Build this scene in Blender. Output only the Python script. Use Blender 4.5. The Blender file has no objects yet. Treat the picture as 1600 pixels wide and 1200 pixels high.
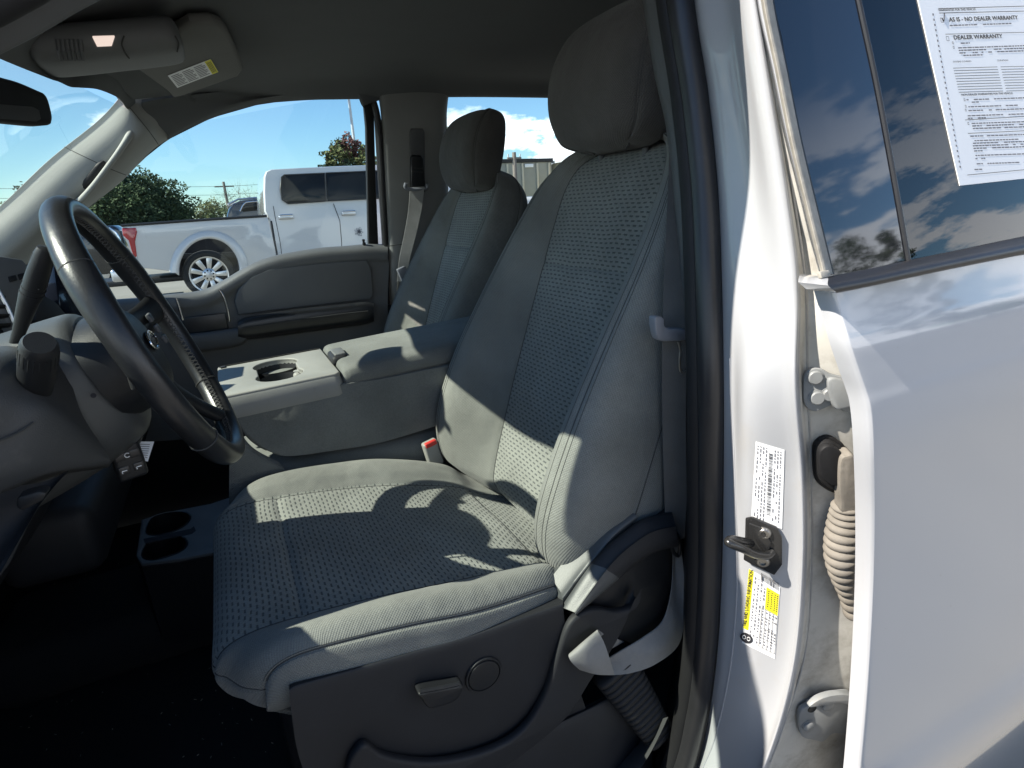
import bpy, bmesh, math, random
import numpy as np
from mathutils import Vector, Matrix
random.seed(7)
sc = bpy.context.scene
R = math.radians
PI = math.pi
# ------------------------------------------------------------------ camera
F = 905.0; PSI = R(25.3); PIT = R(17.2); ROLL = R(3.3)
CAM = Vector((0, -1.305, 1.485))
fh = Vector((math.sin(PSI), math.cos(PSI), 0)); rr = Vector((math.cos(PSI), -math.sin(PSI), 0)); UP = Vector((0, 0, 1))
fw = fh*math.cos(PIT) - UP*math.sin(PIT); uu = fh*math.sin(PIT) + UP*math.cos(PIT)
rx = rr*math.cos(ROLL) - uu*math.sin(ROLL); ux = uu*math.cos(ROLL) + rr*math.sin(ROLL)
cd = bpy.data.cameras.new('camera'); cam = bpy.data.objects.new('camera', cd); sc.collection.objects.link(cam)
cd.sensor_fit = 'HORIZONTAL'; cd.sensor_width = 36; cd.lens = 36*F/1600; cd.clip_start = .02; cd.clip_end = 3000
m = Matrix((rx, ux, -fw)).transposed().to_4x4(); m.translation = CAM; cam.matrix_world = m
sc.camera = cam
# ------------------------------------------------------------------ light
SUN_EL = R(43); SUN_AZ = R(6)          # the sun stands ahead of the truck (-X), a few degrees towards its far side (+Y)
sund = Vector((-math.cos(SUN_EL)*math.cos(SUN_AZ), math.cos(SUN_EL)*math.sin(SUN_AZ), math.sin(SUN_EL)))
sl = bpy.data.lights.new('sun', 'SUN'); sl.energy = 5.0; sl.angle = R(.5); sl.color = (1, .925, .81)
so = bpy.data.objects.new('sun', sl); sc.collection.objects.link(so); so.rotation_euler = sund.to_track_quat('Z', 'Y').to_euler()
W = bpy.data.worlds.new('World'); sc.world = W; W.use_nodes = True
nt = W.node_tree; N = nt.nodes; N.clear()
def wn(t, **k):
    n = N.new(t)
    for a, b in k.items(): setattr(n, a, b)
    return n
wo = wn('ShaderNodeOutputWorld'); bg = wn('ShaderNodeBackground'); sky = wn('ShaderNodeTexSky')
sky.sky_type = 'NISHITA'; sky.sun_disc = False; sky.sun_elevation = SUN_EL
sky.sun_rotation = math.atan2(sund.x, sund.y); sky.air_density = 1.0; sky.dust_density = .15; sky.ozone_density = 2.2
tc = wn('ShaderNodeTexCoord'); mp = wn('ShaderNodeMapping'); mp.inputs['Scale'].default_value = (1, 1, 2.6)
nz = wn('ShaderNodeTexNoise'); nz.inputs['Scale'].default_value = 4.2; nz.inputs['Detail'].default_value = 12; nz.inputs['Roughness'].default_value = .60
mp.inputs['Location'].default_value = (3.3, 1.2, .9)
rp = wn('ShaderNodeValToRGB'); rp.color_ramp.elements[0].position = .60; rp.color_ramp.elements[1].position = .65
sx = wn('ShaderNodeSeparateXYZ')
# clouds lie low round the horizon, none overhead
mr = wn('ShaderNodeMapRange'); mr.inputs[1].default_value = .10; mr.inputs[2].default_value = .42; mr.inputs[3].default_value = 1; mr.inputs[4].default_value = 0
mrd = wn('ShaderNodeMapRange'); mrd.inputs[1].default_value = .1; mrd.inputs[2].default_value = -.5; mrd.inputs[3].default_value = 0; mrd.inputs[4].default_value = .14
addn = wn('ShaderNodeMath', operation='ADD')
mul = wn('ShaderNodeMath', operation='MULTIPLY'); mix = wn('ShaderNodeMixRGB'); mix.inputs[2].default_value = (13, 13.2, 13.6, 1)
L = nt.links.new
L(tc.outputs['Generated'], mp.inputs[0]); L(mp.outputs[0], nz.inputs[0])
L(tc.outputs['Generated'], sx.inputs[0]); L(sx.outputs[1], mrd.inputs[0]); L(nz.outputs[0], addn.inputs[0]); L(mrd.outputs[0], addn.inputs[1])
L(sx.outputs[2], mr.inputs[0])
mh_ = wn('ShaderNodeMapRange'); mh_.inputs[1].default_value = .03; mh_.inputs[2].default_value = .17; mh_.inputs[3].default_value = .085; mh_.inputs[4].default_value = 0; L(sx.outputs[2], mh_.inputs[0]); ad2 = wn('ShaderNodeMath', operation='ADD'); L(addn.outputs[0], ad2.inputs[0]); L(mh_.outputs[0], ad2.inputs[1]); L(ad2.outputs[0], rp.inputs[0])
ma_ = wn('ShaderNodeMapRange'); ma_.inputs[1].default_value = .11; ma_.inputs[2].default_value = .17; ma_.inputs[3].default_value = 1; ma_.inputs[4].default_value = 0; L(sx.outputs[2], ma_.inputs[0])
my_ = wn('ShaderNodeMapRange'); my_.inputs[1].default_value = 0; my_.inputs[2].default_value = -.2; my_.inputs[3].default_value = 0; my_.inputs[4].default_value = 1; L(sx.outputs[1], my_.inputs[0])
mx_ = wn('ShaderNodeMath', operation='MAXIMUM'); L(ma_.outputs[0], mx_.inputs[0]); L(my_.outputs[0], mx_.inputs[1]); mm_ = wn('ShaderNodeMath', operation='MULTIPLY'); L(mx_.outputs[0], mm_.inputs[0]); L(mr.outputs[0], mm_.inputs[1])
L(rp.outputs[0], mul.inputs[0]); L(mm_.outputs[0], mul.inputs[1]); L(mul.outputs[0], mix.inputs[0]); tn_ = wn('ShaderNodeMixRGB'); tn_.blend_type = 'MULTIPLY'; tn_.inputs[0].default_value = 1; tn_.inputs[2].default_value = (.74, .94, 1.06, 1); L(sky.outputs[0], tn_.inputs[1]); L(tn_.outputs[0], mix.inputs[1])
L(mix.outputs[0], bg.inputs[0]); L(bg.outputs[0], wo.inputs[0]); bg.inputs[1].default_value = .082
sc.view_settings.view_transform = 'Standard'; sc.view_settings.look = 'None'; sc.view_settings.exposure = 1.12; sc.view_settings.gamma = 1
sc.cycles.max_bounces = 10; sc.cycles.transparent_max_bounces = 16; sc.cycles.diffuse_bounces = 6; sc.cycles.glossy_bounces = 4

def ray(px, py): return fw + rx*((px-800)/F) - ux*((py-600)/F)
def at(px, py, Y=None, Z=None, X=None):
    """the point of the place seen at a photo pixel, on the vertical or level plane named"""
    d = ray(px, py)
    if Y is not None: t = (Y-CAM.y)/d.y
    elif Z is not None: t = (Z-CAM.z)/d.z
    else: t = (X-CAM.x)/d.x
    return CAM + d*t
def atp(px, py, p0, n):
    d = ray(px, py); p0 = Vector(p0); n = Vector(n)
    return CAM + d*((p0-CAM).dot(n)/d.dot(n))
# ------------------------------------------------------------------ materials
MATS = {}
def newmat(name, col, rough=.6, metal=0, spec=.5, coat=0, bump=0, bscale=200, var=0, vscale=6, emis=None, sheen=0, dirt=None, coord='Object', detail=3):
    mt = bpy.data.materials.new(name); mt.use_nodes = True; n = mt.node_tree.nodes; l = mt.node_tree.links.new
    b = n['Principled BSDF']
    b.inputs['Base Color'].default_value = (*col, 1); b.inputs['Roughness'].default_value = rough; b.inputs['Metallic'].default_value = metal
    b.inputs['Specular IOR Level'].default_value = spec; b.inputs['Coat Weight'].default_value = coat; b.inputs['Coat Roughness'].default_value = .04
    if sheen: b.inputs['Sheen Weight'].default_value = sheen
    t = n.new('ShaderNodeTexCoord')
    cur = None
    if var:
        z = n.new('ShaderNodeTexNoise'); z.inputs['Scale'].default_value = vscale; z.inputs['Detail'].default_value = 6; z.inputs['Roughness'].default_value = .62
        l(t.outputs[coord], z.inputs[0])
        r = n.new('ShaderNodeMapRange'); r.inputs[1].default_value = .3; r.inputs[2].default_value = .7; r.inputs[3].default_value = 1-var; r.inputs[4].default_value = 1+var
        l(z.outputs[0], r.inputs[0])
        mm = n.new('ShaderNodeMixRGB'); mm.blend_type = 'MULTIPLY'; mm.inputs[0].default_value = 1; mm.inputs[1].default_value = (*col, 1)
        l(r.outputs[0], mm.inputs[2]); l(mm.outputs[0], b.inputs['Base Color']); cur = mm
    if dirt:   # (colour, scale, threshold, width)
        z = n.new('ShaderNodeTexNoise'); z.inputs['Scale'].default_value = dirt[1]; z.inputs['Detail'].default_value = 5; z.inputs['Roughness'].default_value = .7
        l(t.outputs[coord], z.inputs[0])
        r = n.new('ShaderNodeMapRange'); r.inputs[1].default_value = dirt[2]; r.inputs[2].default_value = dirt[2]+dirt[3]; r.inputs[4].default_value = dirt[4] if len(dirt) > 4 else .8
        l(z.outputs[0], r.inputs[0])
        mm = n.new('ShaderNodeMixRGB'); mm.inputs[2].default_value = (*dirt[0], 1); l(r.outputs[0], mm.inputs[0])
        if cur: l(cur.outputs[0], mm.inputs[1])
        else: mm.inputs[1].default_value = (*col, 1)
        l(mm.outputs[0], b.inputs['Base Color'])
        r2 = n.new('ShaderNodeMapRange'); r2.inputs[3].default_value = rough; r2.inputs[4].default_value = max(rough, .75); l(r.outputs[0], r2.inputs[0]); l(r2.outputs[0], b.inputs['Roughness'])
    if bump:
        z = n.new('ShaderNodeTexNoise'); z.inputs['Scale'].default_value = bscale; z.inputs['Detail'].default_value = detail
        l(t.outputs[coord], z.inputs[0]); bp = n.new('ShaderNodeBump'); bp.inputs['Strength'].default_value = bump; bp.inputs['Distance'].default_value = .001
        l(z.outputs[0], bp.inputs['Height']); l(bp.outputs[0], b.inputs['Normal'])
    if emis: b.inputs['Emission Color'].default_value = (*emis[0], 1); b.inputs['Emission Strength'].default_value = emis[1]
    MATS[name] = mt; return mt
def fabric(name, col, dark, dash=False, k=1.0):
    """woven cloth laid out in metres of UV; the insert carries staggered woven dashes"""
    mt = bpy.data.materials.new(name); mt.use_nodes = True; n = mt.node_tree.nodes; l = mt.node_tree.links.new
    b = n['Principled BSDF']; b.inputs['Roughness'].default_value = .92; b.inputs['Specular IOR Level'].default_value = .2; b.inputs['Sheen Weight'].default_value = .15
    uv = n.new('ShaderNodeTexCoord'); s = n.new('ShaderNodeSeparateXYZ'); l(uv.outputs['UV'], s.inputs[0])
    def M(op, a, c=None, cl=False):
        q = n.new('ShaderNodeMath'); q.operation = op; q.use_clamp = cl
        for i, v in enumerate((a, c)):
            if v is None: continue
            if isinstance(v, (int, float)): q.inputs[i].default_value = v
            else: l(v, q.inputs[i])
        return q.outputs[0]
    # fine weave
    wx = M('SINE', M('MULTIPLY', s.outputs[0], 2*PI/.0042)); wy = M('SINE', M('MULTIPLY', s.outputs[1], 2*PI/.0042))
    weave = M('MULTIPLY', M('ADD', M('MULTIPLY', wx, wy), 1), .5)
    big = n.new('ShaderNodeTexNoise'); big.inputs['Scale'].default_value = 7; big.inputs['Detail'].default_value = 5; l(uv.outputs['Object'], big.inputs[0])
    fin = n.new('ShaderNodeTexNoise'); fin.inputs['Scale'].default_value = 500; fin.inputs['Detail'].default_value = 2; l(uv.outputs['Object'], fin.inputs[0])
    h = weave
    fac = M('MULTIPLY', M('SUBTRACT', 1, weave), .55 if not dash else .3)
    if dash:
        dn_ = n.new('ShaderNodeTexNoise'); dn_.inputs['Scale'].default_value = 16; dn_.inputs['Detail'].default_value = 2; l(uv.outputs['Object'], dn_.inputs[0])
        v = M('DIVIDE', M('ADD', s.outputs[1], M('MULTIPLY', dn_.outputs[0], .006)), .0076); row = M('FLOOR', v); fv = M('FRACT', v)
        par = M('MULTIPLY', M('MODULO', M('ABSOLUTE', row), 2), .5)
        fu = M('FRACT', M('ADD', M('DIVIDE', M('ADD', s.outputs[0], M('MULTIPLY', dn_.outputs[0], .006)), .0155), par))
        du = M('ABSOLUTE', M('SUBTRACT', fu, .5)); dv = M('ABSOLUTE', M('SUBTRACT', fv, .5))
        a = M('MULTIPLY', M('SUBTRACT', .34, du), 9, True); c = M('MULTIPLY', M('SUBTRACT', .24, dv), 6, True)
        d = M('MULTIPLY', a, c)
        fac = M('ADD', M('MULTIPLY', d, .95), M('MULTIPLY', M('SUBTRACT', 1, weave), .10), True)
        h = M('ADD', M('MULTIPLY', M('SUBTRACT', 1, d), 1.6), M('MULTIPLY', weave, .3))
    mx = n.new('ShaderNodeMixRGB'); mx.inputs[1].default_value = (*col, 1); mx.inputs[2].default_value = (*dark, 1); l(fac, mx.inputs[0])
    r = n.new('ShaderNodeMapRange'); r.inputs[1].default_value = .3; r.inputs[2].default_value = .7; r.inputs[3].default_value = .78; r.inputs[4].default_value = 1.18; l(big.outputs[0], r.inputs[0])
    r2 = n.new('ShaderNodeMapRange'); r2.inputs[1].default_value = .3; r2.inputs[2].default_value = .7; r2.inputs[3].default_value = .88; r2.inputs[4].default_value = 1.1; l(fin.outputs[0], r2.inputs[0])
    m2 = n.new('ShaderNodeMixRGB'); m2.blend_type = 'MULTIPLY'; m2.inputs[0].default_value = 1; l(mx.outputs[0], m2.inputs[1]); l(M('MULTIPLY', r.outputs[0], r2.outputs[0]), m2.inputs[2])
    l(m2.outputs[0], b.inputs['Base Color'])
    # slow wrinkles of worn cloth + weave
    wr = n.new('ShaderNodeTexNoise'); wr.inputs['Scale'].default_value = 11; wr.inputs['Detail'].default_value = 3; l(uv.outputs['Object'], wr.inputs[0])
    b1 = n.new('ShaderNodeBump'); b1.inputs['Distance'].default_value = .020; b1.inputs['Strength'].default_value = .5; l(wr.outputs[0], b1.inputs['Height'])
    b2 = n.new('ShaderNodeBump'); b2.inputs['Distance'].default_value = .0007*k; b2.inputs['Strength'].default_value = .8; l(h, b2.inputs['Height']); l(b1.outputs[0], b2.inputs['Normal'])
    l(b2.outputs[0], b.inputs['Normal'])
    MATS[name] = mt; return mt
def glassmat(name, tint, refl=.06, rough=0.0, dust=0.0):
    mt = bpy.data.materials.new(name); mt.use_nodes = True; n = mt.node_tree.nodes; l = mt.node_tree.links.new; n.clear()
    o = n.new('ShaderNodeOutputMaterial'); t = n.new('ShaderNodeBsdfTransparent'); t.inputs[0].default_value = (*tint, 1)
    g = n.new('ShaderNodeBsdfGlossy'); g.inputs['Roughness'].default_value = rough; g.inputs[0].default_value = (1, 1, 1, 1)
    ge = n.new('ShaderNodeNewGeometry'); vd = n.new('ShaderNodeVectorMath'); vd.operation = 'DOT_PRODUCT'; l(ge.outputs['Incoming'], vd.inputs[0]); l(ge.outputs['Normal'], vd.inputs[1])
    def mt_(op, a, c=None):
        q_ = n.new('ShaderNodeMath'); q_.operation = op
        for i_, v_ in enumerate((a, c)):
            if v_ is None: continue
            if isinstance(v_, (int, float)): q_.inputs[i_].default_value = v_
            else: l(v_, q_.inputs[i_])
        return q_.outputs[0]
    fr_ = mt_('ADD', mt_('MULTIPLY', mt_('POWER', mt_('SUBTRACT', 1.0, mt_('ABSOLUTE', vd.outputs['Value'])), 5.0), 1-refl), refl)
    m = n.new('ShaderNodeMixShader'); l(fr_, m.inputs[0]); l(t.outputs[0], m.inputs[1]); l(g.outputs[0], m.inputs[2])
    if dust:
        df = n.new('ShaderNodeBsdfDiffuse'); df.inputs[0].default_value = (.5, .5, .47, 1)
        tcx = n.new('ShaderNodeTexCoord'); z = n.new('ShaderNodeTexNoise'); z.inputs['Scale'].default_value = 5; z.inputs['Detail'].default_value = 8; l(tcx.outputs['Object'], z.inputs[0])
        r = n.new('ShaderNodeMapRange'); r.inputs[1].default_value = .35; r.inputs[2].default_value = .8; r.inputs[3].default_value = dust*.3; r.inputs[4].default_value = dust; l(z.outputs[0], r.inputs[0])
        m3 = n.new('ShaderNodeMixShader'); l(r.outputs[0], m3.inputs[0]); l(m.outputs[0], m3.inputs[1]); l(df.outputs[0], m3.inputs[2]); l(m3.outputs[0], o.inputs[0])
    else: l(m.outputs[0], o.inputs[0])
    MATS[name] = mt
newmat('visor_cloth', (.15, .15, .142), .9, bump=.5, bscale=500, var=.05)
fabric('insert', (.205, .212, .196), (.066, .074, .074), True)
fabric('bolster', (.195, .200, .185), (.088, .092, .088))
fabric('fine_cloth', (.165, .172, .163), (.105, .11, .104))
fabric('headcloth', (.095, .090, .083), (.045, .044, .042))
newmat('roofcloth', (.125, .130, .132), .95, bump=.5, bscale=600, var=.05, vscale=4, spec=.15)
newmat('seam', (.045, .046, .045), .9)
newmat('plastic_black', (.014, .015, .017), .45, spec=.35, bump=.25, bscale=900, var=.15, vscale=14)
newmat('plastic_mid', (.052, .054, .056), .5, spec=.4, bump=.45, bscale=700, var=.12, vscale=10, dirt=((.2, .19, .17), 25, .6, .25, .3))
newmat('plastic_dark', (.019, .020, .023), .55, spec=.3, bump=.35, bscale=1400, var=.15, vscale=10, dirt=((.12, .11, .10), 30, .62, .25, .2))
newmat('shroud_grey', (.060, .064, .066), .45, bump=.2, bscale=700, var=.06, vscale=8)
newmat('plastic_grey', (.085, .088, .092), .5, bump=.3, bscale=1200, var=.06, vscale=8, dirt=((.2, .19, .17), 22, .63, .25, .3))
newmat('pillar_grey', (.21, .212, .205), .65, bump=.4, bscale=500, var=.05)
newmat('panel_grey', (.12, .123, .124), .55, bump=.25, bscale=900, var=.05)
newmat('trim_light', (.30, .305, .29), .7, bump=.45, bscale=420, var=.05, vscale=5)
newmat('tray_grey', (.25, .25, .235), .55, bump=.25, bscale=900, var=.07, vscale=12, dirt=((.15, .13, .11), 40, .62, .2, .4))
newmat('leather', (.017, .018, .020), .32, bump=.16, bscale=420, var=.25, vscale=20, spec=.55, dirt=((.06, .06, .06), 18, .55, .3, .5))
newmat('stitch', (.05, .05, .05), .8)
newmat('rubber', (.012, .012, .013), .6, spec=.3, var=.2, vscale=10, bump=.2, bscale=300)
newmat('rubber_satin', (.020, .020, .022), .36, var=.18, vscale=12, dirt=((.09, .085, .08), 25, .62, .2, .3))
newmat('rubber_dusty', (.19, .172, .148), .85, var=.2, vscale=30, bump=.5, bscale=120)
newmat('seal_beige', (.33, .31, .27), .9, var=.25, vscale=60, bump=.8, bscale=90)
newmat('carpet', (.019, .020, .023), 1, bump=1, bscale=500, dirt=((.10, .09, .08), 230, .765, .02, .8))
newmat('white_paint', (.47, .48, .505), .16, coat=1, dirt=((.16, .145, .13), 60, .695, .03, .8))
newmat('white_jamb', (.36, .37, .39), .28, coat=.5, dirt=((.34, .31, .27), 12, .56, .3, .45))
newmat('white_dirty', (.50, .49, .455), .5, var=.14, vscale=9, dirt=((.24, .22, .185), 16, .46, .26, .8))
newmat('hinge_paint', (.22, .23, .235), .45, var=.14, vscale=30, dirt=((.26, .23, .19), 25, .58, .2, .7))
newmat('sealer', (.36, .35, .33), .7, var=.2, vscale=30)
newmat('metal_black', (.020, .020, .020), .25, spec=.7, dirt=((.3, .29, .27), 60, .66, .15, .7))
newmat('steel', (.42, .41, .39), .35, metal=1, var=.2, vscale=30)
newmat('chrome', (.75, .76, .78), .12, metal=1)
newmat('chrome_soft', (.55, .56, .58), .3, metal=1)
newmat('black_gloss', (.010, .010, .013), .03, spec=.5, coat=1)
newmat('screen', (.008, .010, .018), .12, coat=.6)
newmat('webbing', (.20, .20, .195), .75, bump=.6, bscale=700, var=.12, vscale=25, dirt=((.32, .28, .22), 30, .6, .2, .5))
newmat('webbing_dark', (.10, .097, .092), .85, bump=.6, bscale=700, var=.1, vscale=25)
newmat('belt_grey', (.19, .20, .225), .4, bump=.1, bscale=500)
newmat('red', (.50, .035, .03), .4)
newmat('label_red', (.35, .02, .02), .4)
newmat('paper', (.80, .82, .84), .75, var=.02)
newmat('ink', (.02, .02, .025), .8)
newmat('ink_grey', (.16, .16, .18), .8)
newmat('yellow', (.80, .72, .02), .6)
newmat('sticker_white', (.78, .79, .80), .45, var=.02)
newmat('lamp_glow', (.5, .45, .4), .4, emis=((1, .80, .70), .38))
newmat('mirror', (.82, .84, .85), .02, metal=1)
newmat('asphalt', (.20, .188, .165), .9, bump=.8, bscale=60, var=.14, vscale=.5, dirt=((.2, .18, .15), 3, .55, .2, .5))
newmat('grass', (.07, .09, .035), .95, bump=1, bscale=20, var=.3, vscale=.3)
newmat('tyre', (.016, .016, .016), .85, var=.2)
newmat('wheel_metal', (.62, .62, .62), .28, metal=.85, var=.05)
newmat('tail_red', (.35, .008, .012), .15, coat=1)
newmat('car_black', (.012, .012, .014), .15, coat=1)
newmat('car_white', (.54, .54, .54), .2, coat=1)
newmat('dark_glass', (.008, .009, .010), .10, spec=.25)
newmat('concrete_wall', (.30, .30, .27), .85, var=.08, vscale=.6)
newmat('cream_wall', (.55, .50, .40), .85, var=.05, vscale=.6)
newmat('wood_pole', (.19, .17, .15), .9, var=.2, vscale=4)
newmat('galvanised', (.50, .52, .54), .45, var=.06)
newmat('bark', (.08, .065, .05), .95, var=.3, vscale=6, bump=1, bscale=30)
for nm, c in (('leaf_dark', (.026, .040, .021)), ('leaf_mid', (.042, .060, .028)), ('leaf_olive', (.095, .105, .042)), ('leaf_red', (.115, .055, .048)), ('leaf_light', (.075, .098, .042))):
    newmat(nm, tuple(v*1.35 for v in c), .85, var=.3, vscale=1.2, spec=.15)
glassmat('clear_glass', (.86, .93, .93)); glassmat('windscreen_glass', (.84, .93, .89), dust=.01); glassmat('privacy_glass', (.07, .075, .085), dust=.012); glassmat('side_glass', (.80, .91, .92), dust=.03)

# ------------------------------------------------------------------ mesh builder
class MB:
    def __init__(s): s.bm = bmesh.new(); s.uv = s.bm.loops.layers.uv.new('UVMap'); s.mats = []
    def mi(s, m):
        if m not in s.mats: s.mats.append(m)
        return s.mats.index(m)
    def face(s, vs, m, uvs=None):
        try: f = s.bm.faces.new(vs)
        except ValueError: return None
        f.material_index = s.mi(m) if isinstance(m, str) else m
        if uvs:
            for lp, u in zip(f.loops, uvs): lp[s.uv].uv = u
        return f
    def poly(s, pts, m): return s.face([s.bm.verts.new(p) for p in pts], m)
    def grid(s, P, m, closeu=False, closev=False, uvs=None, matf=None, capu=False):
        """P[i][j]: rows i, columns j; UV in metres unless given"""
        P = np.asarray(P, float); nu, nv = P.shape[:2]
        V = [[s.bm.verts.new(P[i, j]) for j in range(nv)] for i in range(nu)]
        if uvs is None:
            du = np.linalg.norm(np.diff(P, axis=1), axis=2); U = np.concatenate([np.zeros((nu, 1)), np.cumsum(du, 1)], 1); U -= U[:, nv//2:nv//2+1]
            dv = np.linalg.norm(np.diff(P, axis=0), axis=2); T = np.concatenate([np.zeros((1, nv)), np.cumsum(dv, 0)], 0)
            T = np.repeat(T[:, nv//2:nv//2+1], nv, 1)
            uvs = np.stack([U, T], -1)
        for i in range(nu if closeu else nu-1):
            for j in range(nv if closev else nv-1):
                a, b = (i+1) % nu, (j+1) % nv
                mm = matf(i/(nu-1), j/(nv-1)) if matf else m
                s.face([V[i][j], V[i][b], V[a][b], V[a][j]], mm, [tuple(uvs[i, j]), tuple(uvs[i, b]), tuple(uvs[a, b]), tuple(uvs[a, j])])
        if capu:
            s.face(V[0], m); s.face(V[-1], m)
        return V
    def tube(s, path, r, m, n=10, cap=True, flat=1.0, up=None, closed=False):
        path = [Vector(p) for p in path]; k = len(path); rs = r if isinstance(r, (list, tuple, np.ndarray)) else [r]*k
        rows = []; prev = Vector(up) if up else None
        for i, p in enumerate(path):
            a = path[(i-1) % k] if (i or closed) else p; b = path[(i+1) % k] if (i < k-1 or closed) else p
            t = (b-a).normalized()
            if prev is None: prev = t.orthogonal()
            x = (prev - t*prev.dot(t)).normalized(); y = t.cross(x); prev = x
            rows.append([tuple(p + x*rs[i]*math.cos(q*2*PI/n) + y*rs[i]*flat*math.sin(q*2*PI/n)) for q in range(n)])
        V = s.grid(rows, m, closev=True, closeu=closed)
        if cap and not closed: s.face(V[0], m); s.face(V[-1], m)
    def ribbon(s, path, w, th, m, nrm):
        """flat strap: path points, width direction per point, thickness"""
        rows = []
        for p, wd, nn in zip(path, w, nrm):
            p = Vector(p); wd = Vector(wd); nn = Vector(nn).normalized()*th/2
            rows.append([tuple(p-wd/2-nn), tuple(p-wd*.17-nn), tuple(p+wd*.17-nn), tuple(p+wd/2-nn), tuple(p+wd/2+nn), tuple(p+wd*.17+nn), tuple(p-wd*.17+nn), tuple(p-wd/2+nn)])
        V = s.grid(rows, m, closev=True); s.face(V[0], m); s.face(V[-1], m)
    def rbox(s, c, size, m, r=.004, seg=3, rot=None, M=None):
        b = bmesh.new(); bmesh.ops.create_cube(b, size=1)
        bmesh.ops.scale(b, vec=size, verts=b.verts)
        if r: bmesh.ops.bevel(b, geom=b.edges[:], offset=min(r, min(size)*.49), segments=seg, affect='EDGES', profile=.5)
        T = M if M is not None else Matrix.Translation(c) @ (rot.to_4x4() if rot is not None else Matrix())
        s.add(b, m, T)
    def add(s, b, m, T=None):
        mp = {}
        for v in b.verts: mp[v] = s.bm.verts.new(T @ v.co if T is not None else v.co)
        for f in b.faces: s.face([mp[v] for v in f.verts], m)
        b.free()
    def cyl(s, a, b, r, m, n=24, r2=None, bev=0):
        a = Vector(a); b = Vector(b); r2 = r if r2 is None else r2
        if bev:
            d = (b-a).normalized(); s.tube([a, a+d*bev*.3, a+d*bev, b-d*bev, b-d*bev*.3, b], [r-bev, r-bev*.3, r, r2, r2-bev*.3, r2-bev], m, n)
        else: s.tube([a, b], [r, r2], m, n)
    def lathe(s, o, ax, prof, m, n=32, matf=None):
        o = Vector(o); ax = Vector(ax).normalized(); x = ax.orthogonal().normalized(); y = ax.cross(x)
        rows = [[tuple(o + ax*h + (x*math.cos(q*2*PI/n) + y*math.sin(q*2*PI/n))*r) for q in range(n)] for r, h in prof]
        s.grid(rows, m, closev=True, matf=matf)
    def prism(s, pts, depth, m, bev=0, seg=2, mside=None):
        """planar outline given as 3D points, thickened by vector depth"""
        b = bmesh.new(); vs = [b.verts.new(p) for p in pts]; f = b.faces.new(vs)
        ext = bmesh.ops.extrude_face_region(b, geom=[f]); nv = [g for g in ext['geom'] if isinstance(g, bmesh.types.BMVert)]
        bmesh.ops.translate(b, vec=depth, verts=nv)
        if bev:
            bmesh.ops.recalc_face_normals(b, faces=b.faces[:])
            ed = [e for e in b.edges if len(e.link_faces) == 2 and e.calc_face_angle(0) > .6]
            bmesh.ops.bevel(b, geom=ed, offset=bev, segments=seg, affect='EDGES', profile=.5, clamp_overlap=True)
        s.add(b, m)
    def text(s, body, o, ex, ey, h, m, bold=0, align='LEFT', squeeze=1):
        c = bpy.data.curves.new('t', 'FONT'); c.body = body; c.size = h; c.offset = bold*h; c.align_x = align; c.resolution_u = 2
        ob = bpy.data.objects.new('t', c); sc.collection.objects.link(ob); dg = bpy.context.evaluated_depsgraph_get(); dg.update()
        me = ob.evaluated_get(dg).to_mesh(); o = Vector(o); ex = Vector(ex).normalized()*squeeze; ey = Vector(ey).normalized()
        vs = [s.bm.verts.new(o + ex*v.co.x + ey*v.co.y) for v in me.vertices]
        for p in me.polygons: s.face([vs[i] for i in p.vertices], m)
        ob.evaluated_get(dg).to_mesh_clear(); bpy.data.objects.remove(ob); bpy.data.curves.remove(c)
    def build(s, name, parent=None, loc=None, smooth=40, recalc=True, label=None, mods=()):
        bm = s.bm; loc = Vector(loc) if loc is not None else Vector()
        bmesh.ops.translate(bm, vec=-loc, verts=bm.verts[:])
        if recalc: bmesh.ops.recalc_face_normals(bm, faces=bm.faces[:])
        if smooth:
            for f in bm.faces: f.smooth = True
            for e in bm.edges:
                if len(e.link_faces) == 2 and e.calc_face_angle(0) > R(smooth): e.smooth = False
        me = bpy.data.meshes.new(name); bm.to_mesh(me); bm.free()
        for k in s.mats: me.materials.append(MATS[k])
        ob = bpy.data.objects.new(name, me); sc.collection.objects.link(ob)
        if parent: ob.parent = parent; ob.location = loc - abspos(parent)
        else: ob.location = loc
        if label: ob['label'] = label
        return ob
def abspos(o):
    v = Vector()
    while o: v += Vector(o.location); o = o.parent
    return v
def tag(o, label, cat, group=None, kind=None):
    o['label'] = label; o['category'] = cat
    if group: o['group'] = group
    if kind: o['kind'] = kind
    return o
def thing(name, label, cat, loc=(0, 0, 0), group=None):
    o = bpy.data.objects.new(name, None); sc.collection.objects.link(o); o.location = loc; o.empty_display_size = .1
    return tag(o, label, cat, group)
def structure(o): o['kind'] = 'structure'; return o
def cr(P, n, closed=False):
    """Catmull-Rom through rows of P, n samples per whole"""
    P = np.asarray(P, float); k = len(P)
    ts = np.linspace(0, k if closed else k-1, n, endpoint=not closed); out = []
    for t in ts:
        i = int(t) if closed else min(int(t), k-2); u = t-i
        g = (lambda j: P[j % k]) if closed else (lambda j: P[j] if 0 <= j < k else (2*P[0]-P[1] if j < 0 else 2*P[-1]-P[-2]))
        a, b, c, d = g(i-1), g(i), g(i+1), g(i+2)
        out.append(.5*(2*b + (c-a)*u + (2*a-5*b+4*c-d)*u*u + (3*b-a-3*c+d)*u**3))
    return np.array(out)
def cr2(G, nu, nv):
    G = np.asarray(G, float); A = cr(G, nu); return np.swapaxes(cr(np.swapaxes(A, 0, 1), nv), 0, 1)
def V3(l): return [tuple(p) for p in l]
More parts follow.
